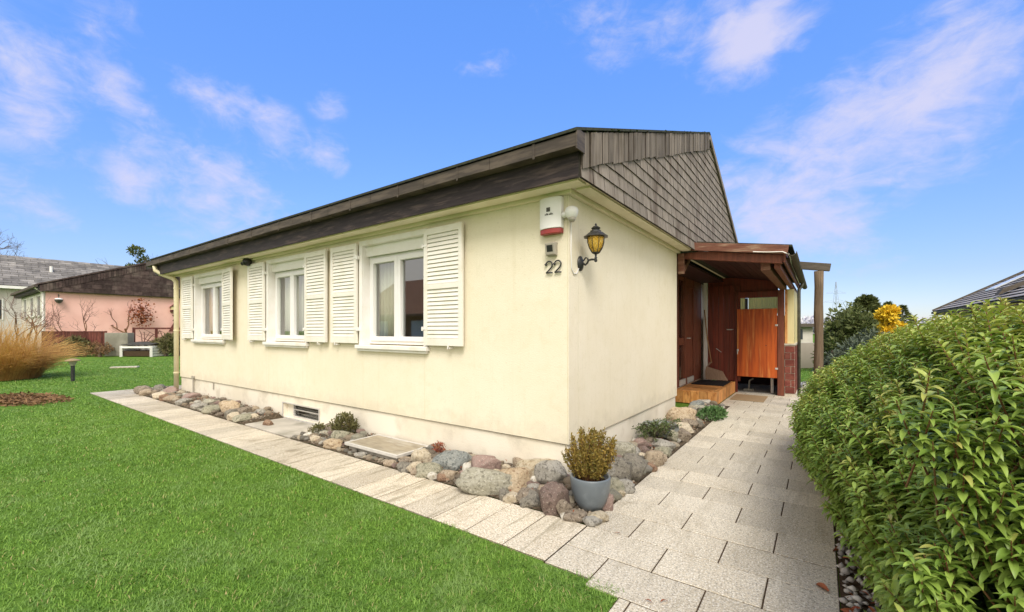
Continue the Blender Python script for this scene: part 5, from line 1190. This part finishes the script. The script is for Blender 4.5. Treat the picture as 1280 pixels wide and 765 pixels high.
for i, xw in enumerate((CXp-2.2, CXp-5.2, CXp-8.4)):
    w = empty('window', (0, 0, 0)); w.parent = ph; w.location = Vector((xw, CYp, BZ+1.3))-ph.location
    m = MB(); 
    for a, b in ((-.75, -.65), (.65, .75)): m.box((xw+a, CYp-.05, BZ+1.3), (xw+b, CYp-.003, BZ+2.7))
    m.box((xw-.65, CYp-.05, BZ+2.6), (xw+.65, CYp-.003, BZ+2.7)); m.box((xw-.65, CYp-.09, BZ+1.25), (xw+.65, CYp-.003, BZ+1.33)); m.build('window_frame', M['white'], w)
    m = MB().box((xw-.65, CYp-.03, BZ+1.33), (xw+.65, CYp-.004, BZ+2.6)); m.build('pane', simple('dark_far_pane', (.04, .045, .05), (.06, .065, .07), 1, .1, .6) if i == 0 else bpy.data.materials['dark_far_pane'], w)
    for sgn in (-1, 1):
        m = MB(); cx_ = xw+sgn*1.10; m.box((cx_-.32, CYp-.07, BZ+1.3), (cx_+.32, CYp-.03, BZ+2.7))
        for k in range(16): m.box((cx_-.26, CYp-.082, BZ+1.38+k*.078), (cx_+.26, CYp-.071, BZ+1.43+k*.078))
        m.build('shutter', M['shutter'], w)
m = MB(); yd = CYp+8.05; m.box((CXp+.003, yd-.62, .6), (CXp+.05, yd+1.2, BZ+2.25)); sdn = m.build('side_door', M['bluegrey'], ph)
m = MB(); m.box((CXp+.052, yd-.5, BZ+.3), (CXp+.06, yd+.2, BZ+2.1)); m.build('pane', bpy.data.materials['dark_far_pane'], sdn)
# things on the pink wall
o = empty('wall_lamp', (CXp, CYp+.62, 3.55), 'round dark lamp hanging on a hook at the left end of the pink wall', 'lamp')
m = MB(); c = (CXp+.22, CYp+.55, 3.42); m.lathe([(0, -.2), (.12, -.15), (.19, -.02), (.2, .05), (.0, .06)], c, 14); m.build('lamp_bowl', M['darkpipe'], o)
m = MB(); m.lathe([(.0, .065), (.2, .065), (.17, .12), (0, .16)], c, 14); m.build('lamp_shade', M['white'], o)
m = MB(); m.tube([(CXp+.0, CYp+.55, 3.7), (CXp+.12, CYp+.55, 3.82), (CXp+.22, CYp+.55, 3.78), (CXp+.22, CYp+.55, 3.55)], .02, 6); m.build('hook', M['darkpipe'], o)
# garden ornaments by the door of the pink house
o = empty('wall_ornament', (CXp+.05, CYp+6.5, 3.2), 'small cream and brown bird house on the pink wall near its blue-grey door', 'bird house')
yo = CYp+6.55; m = MB(); m.box((CXp+.01, yo-.15, 3.05), (CXp+.2, yo+.15, 3.28)); m.build('box', M['creampanel'], o); m = MB(); m.prism([(CXp+.0, yo-.24, 3.24), (CXp, yo, 3.46), (CXp, yo+.24, 3.24), (CXp, yo, 3.40)], (1, 0, 0), .25); m.box((CXp+.01, yo-.18, 2.88), (CXp+.24, yo+.18, 3.04)); m.build('bird_house_roof', M['fence'], o)
o = empty('garden_figure', (CXp+.3, CYp+6.6, 0), 'dark red figure shape with curled top against the pink wall below the bird house', 'ornament')
m = MB(); m.tube([(CXp+.25, yo+.25, 2.1), (CXp+.25, yo-.05, 2.25), (CXp+.25, yo+.12, 2.45), (CXp+.25, yo-.08, 2.62), (CXp+.25, yo+.05, 2.72)], [.05, .06, .06, .05, .03], 8); m.add([(CXp+.24, yo-.35, 1.4), (CXp+.24, yo+.35, 1.4), (CXp+.24, yo+.05, 2.25), (CXp+.3, yo-.35, 1.4), (CXp+.3, yo+.35, 1.4), (CXp+.3, yo+.05, 2.25)], [(0, 2, 1), (3, 4, 5), (0, 1, 4, 3), (1, 2, 5, 4), (2, 0, 3, 5)]); m.tube([(CXp+.27, yo, .0), (CXp+.27, yo, 1.5)], .04, 6); m.build('figure', M['fence'], o)
# fences, block, frame bed
fe = empty('garden_fence', (-33.4, 1.7, 0), 'low solid red-brown board fence in front of the pink wall', 'fence')
A, B = Vector((-34.95, .58, 0)), Vector((-31.95, 2.74, 0)); dv = (B-A); n = 26; nv = dv.normalized()
m = MB()
for i in range(n): p, q = A+dv*i/n, A+dv*(i+.94)/n; m.bar((p.x, p.y, .75), (q.x, q.y, .75), .03, 1.32)
m.build('board_panel', M['fence'], fe); m = MB(); m.bar((A.x, A.y, 1.43), (B.x, B.y, 1.43), .06, .05); m.build('rail', M['fence'], fe)
for i in range(4): p = A+dv*i/3; m = MB().box((p.x-.05, p.y-.05, 0), (p.x+.05, p.y+.05, 1.47)); m.build('post', M['fence'], fe)
m = MB(); a, b = Vector((-31.85, 2.81, 0)), Vector((-30.75, 3.6, 0)); m.bar((a.x, a.y, .68), (b.x, b.y, .68), .45, 1.36); tag(m.build('concrete_block', simple('mossy_concrete', (.20, .19, .15), (.28, .265, .22), 1.5, .95, .1, bmp=.3), bevel=.03, loc=(-31.3, 3.2, 0)), 'grey concrete block standing between the two garden fences', 'block')
f2 = empty('garden_trellis', (-30.3, 4.5, 0), 'open red-brown trellis frame with climbing stems right of the concrete block', 'trellis')
A, B = Vector((-31.3, 3.85, 0)), Vector((-28.0, 6.2, 0)); dv = B-A
m = MB(); m.bar((A.x, A.y, 1.62), (B.x, B.y, 1.62), .06, .10); m.bar((A.x, A.y, .35), (B.x, B.y, .35), .06, .08); m.build('rail', M['fence'], f2)
for i in range(4): p = A+dv*i/3; MB().box((p.x-.06, p.y-.06, 0), (p.x+.06, p.y+.06, 1.67)).build('post', M['fence'], f2)
m = MB()
for i in range(22):
    p = A+dv*random.random(); q = A+dv*random.random(); m.tube([(p.x, p.y, random.uniform(.2, .6)), ((p.x+q.x)/2, (p.y+q.y)/2, random.uniform(.7, 1.5)), (q.x, q.y, random.uniform(.9, 1.6))], [.03, .022, .012], 5)
m.build('climbing_stem', M['twig'], f2)
cb = empty('cold_frame', (-29.5, 3.5, 0), 'white slatted cold frame with dark open lid on the far lawn', 'cold frame')
a, b = Vector((-30.25, 3.05, 0)), Vector((-28.85, 4.05, 0)); d_ = (b-a).normalized(); nn = Vector((-d_.y, d_.x, 0)); m = MB()
for k in range(4):
    z = .08+k*.155
    if k in (3,): m.bar(a+Vector((0, 0, z)), b+Vector((0, 0, z)), .04, .10)
    m.bar(a+nn*1.1+Vector((0, 0, z)), b+nn*1.1+Vector((0, 0, z)), .04, .13); m.bar(a+Vector((0, 0, z)), a+nn*1.1+Vector((0, 0, z)), .04, .13); m.bar(b+Vector((0, 0, z)), b+nn*1.1+Vector((0, 0, z)), .04, .13)
for p in (a, b, a+nn*1.1, b+nn*1.1): m.box((p.x-.05, p.y-.05, 0), (p.x+.05, p.y+.05, .62))
m.build('slat_sides', M['white'], cb)
m = MB(); 
for i in range(5): p, q = a+(b-a)*(i/5), a+(b-a)*((i+.85)/5); m.prism([p+Vector((0, 0, .66)), q+Vector((0, 0, .66)), q+nn*1.15+Vector((0, 0, .80)), p+nn*1.15+Vector((0, 0, .80))], (0, 0, 1), .04)
m.build('lid', M['darkpipe'], cb); m = MB(); c = (a+b)/2+nn*.5; m.prism([a+nn*.1+Vector((0, 0, .03)), b+nn*.1+Vector((0, 0, .03)), b+nn*1.0+Vector((0, 0, .03)), a+nn*1.0+Vector((0, 0, .03))], (0, 0, 1), .3); m.build('soil', M['soil'], cb)
# stepping slab, path lamp, mulch
p, _ = gp(156, 459.5); m = MB(); q0, _ = gp(139, 460); q1, _ = gp(173, 459); dd = (q1-q0).normalized(); nn = Vector((-dd.y, dd.x, 0)); m.prism([q0-nn*.16, q1-nn*.16, q1+nn*.16, q0+nn*.16], (0, 0, 1), .045); tag(m.build('stepping_slab', M['paver'], loc=(p.x, p.y, 0)), 'pale stepping slab lying alone in the far lawn', 'slab')
q, _ = gp(91, 476.5); lm = empty('path_lamp', (q.x, q.y, 0), 'short black garden path lamp standing in the lawn', 'garden lamp')
m = MB(); m.tube([(q.x, q.y, 0), (q.x, q.y, .46)], .045, 10); m.build('pole', M['iron'], lm)
m = MB(); m.lathe([(.05, .46), (.075, .52), (.10, .58), (0, .58)], (q.x, q.y, 0), 16); m.build('lamp_shade', M['grey'], lm); m = MB(); m.lathe([(.17, .60), (.165, .625), (.06, .665), (0, .67)], (q.x, q.y, 0), 18); m.lathe([(0, .585), (.17, .6)], (q.x, q.y, 0), 18); m.build('lamp_cap', M['coir'], lm)
# brown ornamental grass at the left edge
bgc, _ = gp(-8, 474); og = empty('ornamental_grass', (bgc.x, bgc.y, 0), 'big fountain of dry orange-brown ornamental grass at the left edge of the lawn', 'ornamental grass')
n = 4600; a = rng.uniform(0, 6.283, n); r0 = rng.random(n)**.5*1.0; L = rng.uniform(.6, 2.1, n)*(1.1-.35*r0); out = rng.uniform(.10, .95, n)
V, Q = [], []
t = np.linspace(0, 1, 6)[None, :]; hx = (r0[:, None]+out[:, None]*L[:, None]*(t**1.25)*.95); hz = L[:, None]*(t*(1.16-.30*out[:, None]))-out[:, None]*L[:, None]*.42*t**2.4
jx = rng.normal(0, .09, (n, 6))*t; cx_ = bgc.x+np.cos(a)[:, None]*hx+jx; cy_ = bgc.y+np.sin(a)[:, None]*hx+rng.normal(0, .09, (n, 6))*t; wd = .0075*(1.05-t*.8)
tx, ty = -np.sin(a)[:, None], np.cos(a)[:, None]; vx = np.stack([cx_-tx*wd, cx_+tx*wd], 2); vy = np.stack([cy_-ty*wd, cy_+ty*wd], 2); vz = np.stack([hz, hz+.004], 2)
V = np.stack([vx, vy, vz], 3).reshape(-1, 3); b0 = (np.arange(n)*12)[:, None]; Q = np.concatenate([np.stack([b0[:, 0]+2*i, b0[:, 0]+2*i+1, b0[:, 0]+2*i+3, b0[:, 0]+2*i+2], 1) for i in range(5)])
npmesh('blades', V, [(4, Q)], M['brush'], og)
n = 2600; X = rng.normal(0, .75, n); Y = rng.normal(0, .32, n); c0, _ = gp(22, 500); k = (X/1.5)**2+(Y/.62)**2 < 1; X, Y = X[k], Y[k]; n = len(X)
D = rng.normal(0, 1, (n, 3))*[1, 1, .25]; tag(scatter_leaves('mulch_patch', np.stack([c0.x+X*.95-Y*.3, c0.y+Y+X*.25, rng.uniform(.005, .05, n)], 1), D, LEAFLET, rng.uniform(.05, .11, n), M['mulch'], None, .3), 'patch of brown dry clippings on the lawn at the left edge', 'mulch', kind='stuff')
# far big roof behind the pink house
fh = empty('grey_roofed_house', (-66, 8, 0), 'long house with big grey slate roof behind the pink bungalow', 'house')
m = MB(); xe, xr = -60.3, -64.2; Y0, Y1 = -16, 24; z0, z1 = 5.75, 9.0
rows = 14
for i in range(rows):
    f0, f1 = i/rows, (i+1)/rows; y = Y0-(.5 if i % 2 else 0)
    while y < Y1: m.prism([(xe+(xr-xe)*f0+.02, y+.015, z0+(z1-z0)*f0+.03), (xe+(xr-xe)*f0+.02, y+.985, z0+(z1-z0)*f0+.03), (xe+(xr-xe)*f1, y+.985, z0+(z1-z0)*f1), (xe+(xr-xe)*f1, y+.015, z0+(z1-z0)*f1)], (0, 0, 1), .04); y += 1.0
m.prism([(xe, Y0, z0-.02), (xr, Y0, z1-.02), (2*xr-xe, Y0, z0-.02)], (0, 1, 0), Y1-Y0); m.build('roof', M['greyroof'], fh)
m = MB(); m.box((xr-3.4, Y0+.5, 0), (xe-.6, Y1-.5, z0-.05)); m.build('wall', M['farwall'], fh)
m = MB(); m.box((xe-.05, Y0, z0-.28), (xe+.1, Y1, z0-.02)); m.build('gutter', M['white'], fh)
for i in range(9):
    yw = -8+i*2.6; w = MB().box((xe-.62, yw, 2.6), (xe-.55, yw+1.1, 4.4)).build('window', bpy.data.materials['dark_far_pane'], fh); MB().box((xe-.58, yw-.1, 2.5), (xe-.52, yw, 4.5)).box((xe-.58, yw+1.1, 2.5), (xe-.52, yw+1.2, 4.5)).build('window_frame', M['white'], w)
MB().tube([(xe-2.1, 4.3, 7.2), (xe-2.1, 4.3, 8.1)], .12, 8).build('roof_vent', M['white'], fh)
# house across the garden: the front windows mirror it
oh = empty('brown_house', (-17, -17, 0), 'brown-roofed house across the garden mirrored in the front window panes', 'house')
MB().box((-24, -21, 0), (-12, -14, 2.5)).build('wall', simple('ochre_wall', (.40, .20, .10), (.34, .16, .08), 2, .9, .1), oh)
MB().prism([(-24.5, -21.6, 2.35), (-24.5, -17.5, 5.0), (-24.5, -13.4, 2.35), (-24.5, -13.4, 2.5), (-24.5, -17.5, 5.2), (-24.5, -21.6, 2.5)][::-1], (1, 0, 0), 13).add([(-11.9, -21, 2.5), (-11.9, -14, 2.5), (-11.9, -17.5, 4.9)], [(0, 1, 2)]).build('roof', simple('brown_tile_roof', (.30, .15, .09), (.38, .20, .12), 4, .8, .2), oh)
for xw in (-21.5, -18, -14.5): MB().box((xw-.6, -13.99, .9), (xw+.6, -13.93, 2.1)).build('window', M['pvc'], oh)
# ------------------------------------------------------------------ trees and shrubs
def bare_tree(name, base, h, spread, label, cat='tree', n0=7, mat='bark', r0=.12, lean=(0, 0), depth=4):
    e = empty(name, base, label, cat); m = MB(); tw = MB(); base = Vector(base)
    def grow(p, d, L, r, k):
        mid = p+d*L*.5+Vector(rng.normal(0, .05*L, 3)); q = p+d*L+Vector(rng.normal(0, .06*L, 3)); (m if k >= depth-1 else tw).tube([p, mid, q], [r, r*.82, r*.62], 5 if k < depth-1 else 7, cap=False)
        if k <= 0: return
        for i in range(random.choice((2, 3, 3))):
            nd = (d+Vector(rng.normal(0, .55, 3))*spread+Vector((0, 0, .12))).normalized(); grow(p.lerp(q, random.uniform(.55, 1)), nd, L*random.uniform(.58, .82), r*.58, k-1)
    d = Vector((lean[0], lean[1], 1)).normalized(); grow(base, d, h*.36, r0, depth)
    m.build('trunk', M[mat], e); tw.build('crown', M['twig'] if mat != 'bark' else M['bark'], e); return e
bare_tree('bare_tree', fd(-28, 413, 62).to_tuple()[:2]+(0,), 17.5, 1.0, 'tall leafless tree rising behind the grey roof at the left edge', depth=6, r0=.35)
bare_tree('bare_tree', fd(188, 413, 60).to_tuple()[:2]+(0,), 13.6, .9, 'leafless tree top showing just beside the eave of the cream house', depth=5, r0=.2)
p = fd(150, 413, 27); e = bare_tree('climbing_tree', (CXp+.5, CYp+4.1, 0), 4.6, .75, 'trained bare tree with dark red twigs against the pink wall', mat='redbark', r0=.09, lean=(.0, -.2), depth=5)
P, d = cloud((CXp+.55, CYp+4.6, 2.7), (.3, .8, 1.1), 420, .1); scatter_leaves('dry_leaves', P, rng.normal(0, 1, P.shape), LEAFLET, rng.uniform(.07, .14, len(P)), M['deadleaf'], e)
bare_tree('bare_shrub', fd(82, 413, 25.8).to_tuple()[:2]+(0,), 3.6, 1.0, 'leafless shrub left of centre in front of the pink wall', 'shrub', mat='redbark', r0=.04, depth=4)
bare_tree('bare_shrub', fd(108, 413, 25.9).to_tuple()[:2]+(0,), 3.9, .9, 'leafless upright shrub in front of the middle of the pink wall', 'shrub', mat='redbark', r0=.04, depth=4)
for i in range(3): bare_tree('bare_shrub', fd(22+i*11, 413, 25-i*.4).to_tuple()[:2]+(0,), 4.6-.5*i, .9, ('tall reddish bare shrub before the left end of the pink house', 'bare shrub in front of the shuttered windows of the pink house', 'bare shrub just right of the dry ornamental grass')[i], 'shrub', mat='redbark', r0=.05, depth=5)
def leafy(name, base, h, r, n, size, mat, label, cat='tree', kind='round', trunk=.09, wid=.5, group=None):
    e = empty(name, (base[0], base[1], 0), label, cat, group); m = MB(); m.tube([(base[0], base[1], 0), (base[0]+.03*h, base[1], h*.5), (base[0], base[1], h*.93)], [trunk, trunk*.6, trunk*.15], 7)
    P, D = [], []
    if kind == 'cone':
        while len(P) < n:
            f = random.random()**.75; z = h*(.06+.94*f); rr = r*(1-f)**.62*(.78+.3*mnoise.noise((z*2.2, base[0], base[1]))+.22*math.sin(z*7)); a = random.uniform(0, 6.283); q = rr*(.45+.55*random.random()**.5)*(1+.25*mnoise.noise((math.cos(a)*2, math.sin(a)*2, z*1.5+base[0])))
            P.append((base[0]+math.cos(a)*q, base[1]+math.sin(a)*q, z)); D.append((math.cos(a)+rng.normal(0, .3), math.sin(a)+rng.normal(0, .3), .25+rng.normal(0, .35)))
        for i in range(26):
            z = h*random.uniform(.1, .85); a = random.uniform(0, 6.283); q = r*(1-z/h)**.8*.8; m.tube([(base[0], base[1], z), (base[0]+math.cos(a)*q, base[1]+math.sin(a)*q, z+.1)], [trunk*.25, .008], 5)
    else:
        k = max(5, int(n/260))
        for i in range(k):
            dd = nrm(rng.normal(0, 1, (1, 3)))[0]*rng.random()**.4; c = (base[0]+dd[0]*r*.72, base[1]+dd[1]*r*.72, h*.56+dd[2]*h*.40); rr = r*random.uniform(.28, .5); q, d = cloud(c, (rr, rr, rr*.85), n//k, .3); P += list(q); D += list(d*.7+rng.normal(0, .5, q.shape)+[0, 0, .25]); m.tube([(base[0], base[1], h*.25), c], [trunk*.4, .01], 5)
    P, D = np.array(P), np.array(D); kk = P[:, 2] > .03; P, D = P[kk], D[kk]
    m.build('trunk', M['bark'], e); scatter_leaves('crown', P, D, LEAFLET, rng.uniform(size*.6, size*1.25, len(P)), mat, e, wid); return e
leafy('pine_tree', fd(173, 413, 70), 15.6, 2.4, 3200, .4, M['conifer'], 'small rounded pine crown above the roof ridge of the pink bungalow')
leafy('low_evergreen', fd(96, 440, 24.5), 1.2, 1.15, 2200, .16, M['olive'], 'low olive evergreen bush in front of the red-brown board fence', 'bush', wid=.35)
leafy('low_evergreen', fd(207, 437, 25), 1.35, 1.2, 2000, .16, M['olive'], 'low olive evergreen bush right of the cold frame', 'bush', wid=.35)
leafy('low_evergreen', fd(125, 437, 24.2), .7, .8, 700, .12, M['mulch'], 'low brown withered plant at the foot of the board fence', 'bush', wid=.3)
# right background
leafy('conifer', fd(1083, 413, 16.5), 2.8, 1.75, 7000, .17, M['conifer'], 'dark green cone-shaped conifer highest behind the hedge', kind='cone', wid=.4)
leafy('conifer', fd(1058, 413, 15.0), 2.1, 1.2, 4600, .15, M['conifer'], 'broad dark conifer just right of the pergola post', kind='round', wid=.4)
leafy('conifer', fd(1040, 413, 15.6), 1.75, .55, 1500, .14, M['conifer'], 'small conifer partly behind the pergola post', kind='cone', wid=.4)
leafy('juniper', fd(1072, 413, 11.5), 1.35, .85, 3000, .13, M['juniper'], 'grey-blue juniper between the hedge and the dark conifers', 'juniper', wid=.3)
leafy('juniper', fd(1040, 413, 11.3), 1.05, .5, 1200, .11, M['juniper'], 'small pale juniper beside the pergola post behind the hedge', 'juniper', wid=.3)
leafy('golden_bush', fd(1115, 413, 12.0), 2.25, .45, 4200, .10, M['yellow'], 'bright golden yellow bush behind the hedge', 'bush', wid=.6)
leafy('conifer', fd(1110, 413, 20), 2.8, .9, 1500, .16, M['conifer'], 'slender far conifer tip left above the golden bush', kind='cone', wid=.3)
leafy('conifer', fd(1128, 413, 21), 2.7, .9, 1500, .16, M['conifer'], 'slender far conifer tip right above the golden bush', kind='cone', wid=.3)
leafy('flowering_shrub', fd(1150, 413, 11), 1.75, .7, 1300, .12, M['leaf'], 'leafy shrub below the corner of the tiled roof on the right', 'shrub', wid=.5)
leafy('evergreen_bush', fd(1180, 413, 15), 1.7, 1.6, 2600, .16, M['conifer'], 'dark evergreen bush in front of the tiled house on the right', 'bush', wid=.4)
# house with tiled roof at the right
rh = empty('tiled_house', (12, 24, 0), 'house with sloping grey tiled roof and roof panel beyond the hedge on the right', 'house')
xe, ze, y0, y1, sl = 7.48, 2.62, 8.0, 31.8, .57; W = 8.2; m = MB(); rows = 27
for i in range(rows):
    a, b = W*i/rows, W*(i+1)/rows; y = y0
    while y < y1: q = min(y+1.5, y1); m.prism([(xe+a-.03, y+.006, ze+a*sl+.045), (xe+a-.03, q-.006, ze+a*sl+.045), (xe+b, q-.006, ze+b*sl+.0), (xe+b, y+.006, ze+b*sl+.0)][::-1], (0, 0, 1), .025); y = q
m.prism([(xe, y0, ze-.06), (xe+W, y0, ze+W*sl-.06), (xe+2*W, y0, ze-.06)][::-1], (0, 1, 0), y1-y0); rf = m.build('roof', M['tileroof'], rh)
m = MB(); m.box((xe+.7, y0+.5, 0), (xe+2*W-.7, y1-.5, ze+.25)); m.build('wall', M['farwall'], rh)
m = MB(); m.box((xe-.12, y0, ze-.14), (xe+.0, y1+.1, ze-.01)); m.build('gutter', M['greybeam'], rh)
m = MB(); m.box((xe+.02, y0, ze-.24), (xe+.7, y1, ze-.2)); m.box((xe+.01, y0, ze-.2), (xe+.05, y1, ze-.02)); m.build('soffit', M['brownwood'], rh)
m = MB(); m.bar((xe-.05, y1+.03, ze+.01), (xe+W, y1+.03, ze+W*sl+.03), .06, .22); m.build('verge_board', M['greybeam'], rh)
m = MB(); yy = 27.6; m.prism([(xe+1.5, yy, ze+1.5*sl+.09), (xe+1.5, yy+1.5, ze+1.5*sl+.09), (xe+4.4, yy+1.5, ze+4.4*sl+.09), (xe+4.4, yy, ze+4.4*sl+.09)][::-1], (0, 0, 1), .06); m.build('roof_panel', M['panelglass'], rf)
m = MB(); m.prism([(xe+.25, 21.7, ze+.28), (xe+1.0, 21.7, ze+.68), (xe+1.0, 21.7, ze+.85), (xe+.4, 21.7, ze+.55)], (0, 1, 0), .5); m.build('roof_vent', M['greybeam'], rf)
# rear lawn wall, shed, pylon, far trees
a, b = fd(985, 413, 17), fd(1060, 413, 17.4); m = MB(); m.bar((a.x, a.y, .5), (b.x, b.y, .5), .25, 1.0); tag(m.build('garden_wall', simple('pale_concrete_wall', (.42, .37, .31), (.48, .43, .36), 1, .9, .1, bmp=.2), loc=((a.x+b.x)/2, (a.y+b.y)/2, 0)), 'low pale concrete wall closing the rear lawn behind the post', 'wall')
sdh = empty('flat_roofed_building', fd(1004, 413, 25).to_tuple()[:2]+(0,), 'small pale flat-roofed building with dark window beyond the rear wall', 'building')
a, b = fd(985, 413, 25), fd(1016, 413, 25.2); dv = (b-a).normalized(); nv = Vector((-dv.y, dv.x, 0)); c = (a+b)/2
if nv.dot(Vector((EX[1], EY[1], 0))) < 0: nv = -nv
m = MB(); m.obox((c.x+nv.x*1.5, c.y+nv.y*1.5, .85), dv, nv, (0, 0, 1), ((b-a).length/2, 1.5, .85)); m.build('wall', M['farwall'], sdh)
m = MB(); c2 = c+dv*.05; m.obox((c2.x+nv.x*1.45, c2.y+nv.y*1.45, 1.80), dv, nv, (0, 0, 1), ((b-a).length/2+.12, 1.75, .10)); m.build('flat_roof', M['greybeam'], sdh)
w_ = fd(1000, 418, 24.95); m = MB(); m.obox((w_.x, w_.y, 1.27), dv, nv, (0, 0, 1), (.16, .02, .3)); m.build('window', bpy.data.materials['dark_far_pane'], sdh)
py = fd(1045, 413, 200); pl = empty('power_pylon', (py.x, py.y, 0), 'distant pale lattice power pylon against the sky', 'pylon'); m = MB(); X, Y = py.x, py.y; ex = Vector((.811, .585, 0)); ht = 24.3
for sgn in (-1, 1):
    for s2 in (-1, 1): e0 = ex*sgn*1.7+Vector((-.585, .811, 0))*s2*1.7; m.tube([Vector((X, Y, 0))+e0, Vector((X, Y, ht))+e0*.05], .08, 4)
for i in range(9):
    z0, z1 = ht*i/9, ht*(i+1)/9; w0, w1 = 1.7*(1-z0/ht*.95), 1.7*(1-z1/ht*.95)
    for s in (-1, 1): m.tube([Vector((X, Y, z0))+ex*s*w0, Vector((X, Y, z1))-ex*s*w1], .04, 4)
m.build('lattice_mast', M['parasol'], pl)
for z, wd in ((19.0, 4.6), (14.8, 6.0)):
    m = MB(); m.tube([Vector((X, Y, z))-ex*wd, Vector((X, Y, z))+ex*wd], .09, 4); m.tube([Vector((X, Y, z+1.3)), Vector((X, Y, z))+ex*wd], .045, 4); m.tube([Vector((X, Y, z+1.3)), Vector((X, Y, z))-ex*wd], .045, 4); m.build('cross_arm', M['parasol'], pl)
# far pale tree line on the horizon
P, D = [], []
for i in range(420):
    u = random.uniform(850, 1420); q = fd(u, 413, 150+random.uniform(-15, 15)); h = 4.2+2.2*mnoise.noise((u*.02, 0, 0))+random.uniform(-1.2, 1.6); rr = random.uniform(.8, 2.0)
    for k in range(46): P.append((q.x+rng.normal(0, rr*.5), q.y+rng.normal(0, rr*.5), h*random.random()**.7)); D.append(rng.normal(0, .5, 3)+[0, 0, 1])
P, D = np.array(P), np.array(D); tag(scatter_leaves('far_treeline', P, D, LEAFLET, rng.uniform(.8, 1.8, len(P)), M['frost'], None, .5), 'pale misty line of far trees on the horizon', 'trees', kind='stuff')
# ------------------------------------------------------------------ lawn grass
def grass():
    n = 850000; fwd = math.atan2(.811, -.585)
    th = fwd+rng.uniform(R(-62), R(62), n); u = rng.random(n); r = .9*(30/.9)**(u**.62)
    X = CAM[0]+np.cos(th)*r; Y = CAM[1]+np.sin(th)*r
    lawn_front = (Y < -1.262+.030*np.sin(X*3.1)*np.sin(X*7.7+1)+rng.normal(0, .012, n)) & (X < 1.03+rng.normal(0, .012, n))
    lawn_far = (X < xe_-.005) & (Y > -1.25) | (Y > 1.2) & (X < -11.4) & (Y < 12)
    rear = (Y > 11.4) & (Y < 18) & (X > .5) & (X < 3)
    k = lawn_front | lawn_far | rear
    # no grass through the path lamp's slab or the mulch
    X, Y, r = X[k], Y[k], r[k]; mk = (((X-c0_[0])/1.45)**2+((Y-c0_[1])/.6)**2 > 1); X, Y, r = X[mk], Y[mk], r[mk]; n = len(X)
    edge = np.minimum(np.abs(Y+1.25), 9)
    L = rng.uniform(.010, .034, n)*(1+.012*r)*(1+.3*np.array([mnoise.noise((a*1.7, b*1.7, 0)) for a, b in zip(X, Y)])); a = rng.uniform(0, 6.283, n); lean = rng.uniform(.35, 1.5, n)
    W = rng.uniform(.0006, .0013, n)*(1+.36*r)
    dx, dy = np.cos(a), np.sin(a); sx, sy = -dy, dx
    zb = np.full(n, -.013)
    pts = []
    for f, w in ((0, 1), (.55, .8)):
        o = lean*L*f**1.6; zz = zb+L*f*(1-.25*lean*f)
        pts += [np.stack([X+dx*o-sx*W*w, Y+dy*o-sy*W*w, zz], 1), np.stack([X+dx*o+sx*W*w, Y+dy*o+sy*W*w, zz], 1)]
    o = lean*L; pts.append(np.stack([X+dx*o, Y+dy*o, zb+L*(1-.25*lean)], 1))
    V = np.stack(pts, 1).reshape(-1, 3); b0 = np.arange(n)*5
    q = np.stack([b0, b0+1, b0+3, b0+2], 1); t = np.stack([b0+2, b0+3, b0+4], 1)
    tag(npmesh('lawn_grass', V, [(4, q), (3, t)], M['grass']), 'short green lawn grass', 'grass', kind='stuff')
xe_ = fr[-1][0]; _c, _ = gp(22, 500); c0_ = (_c.x, _c.y)
grass()
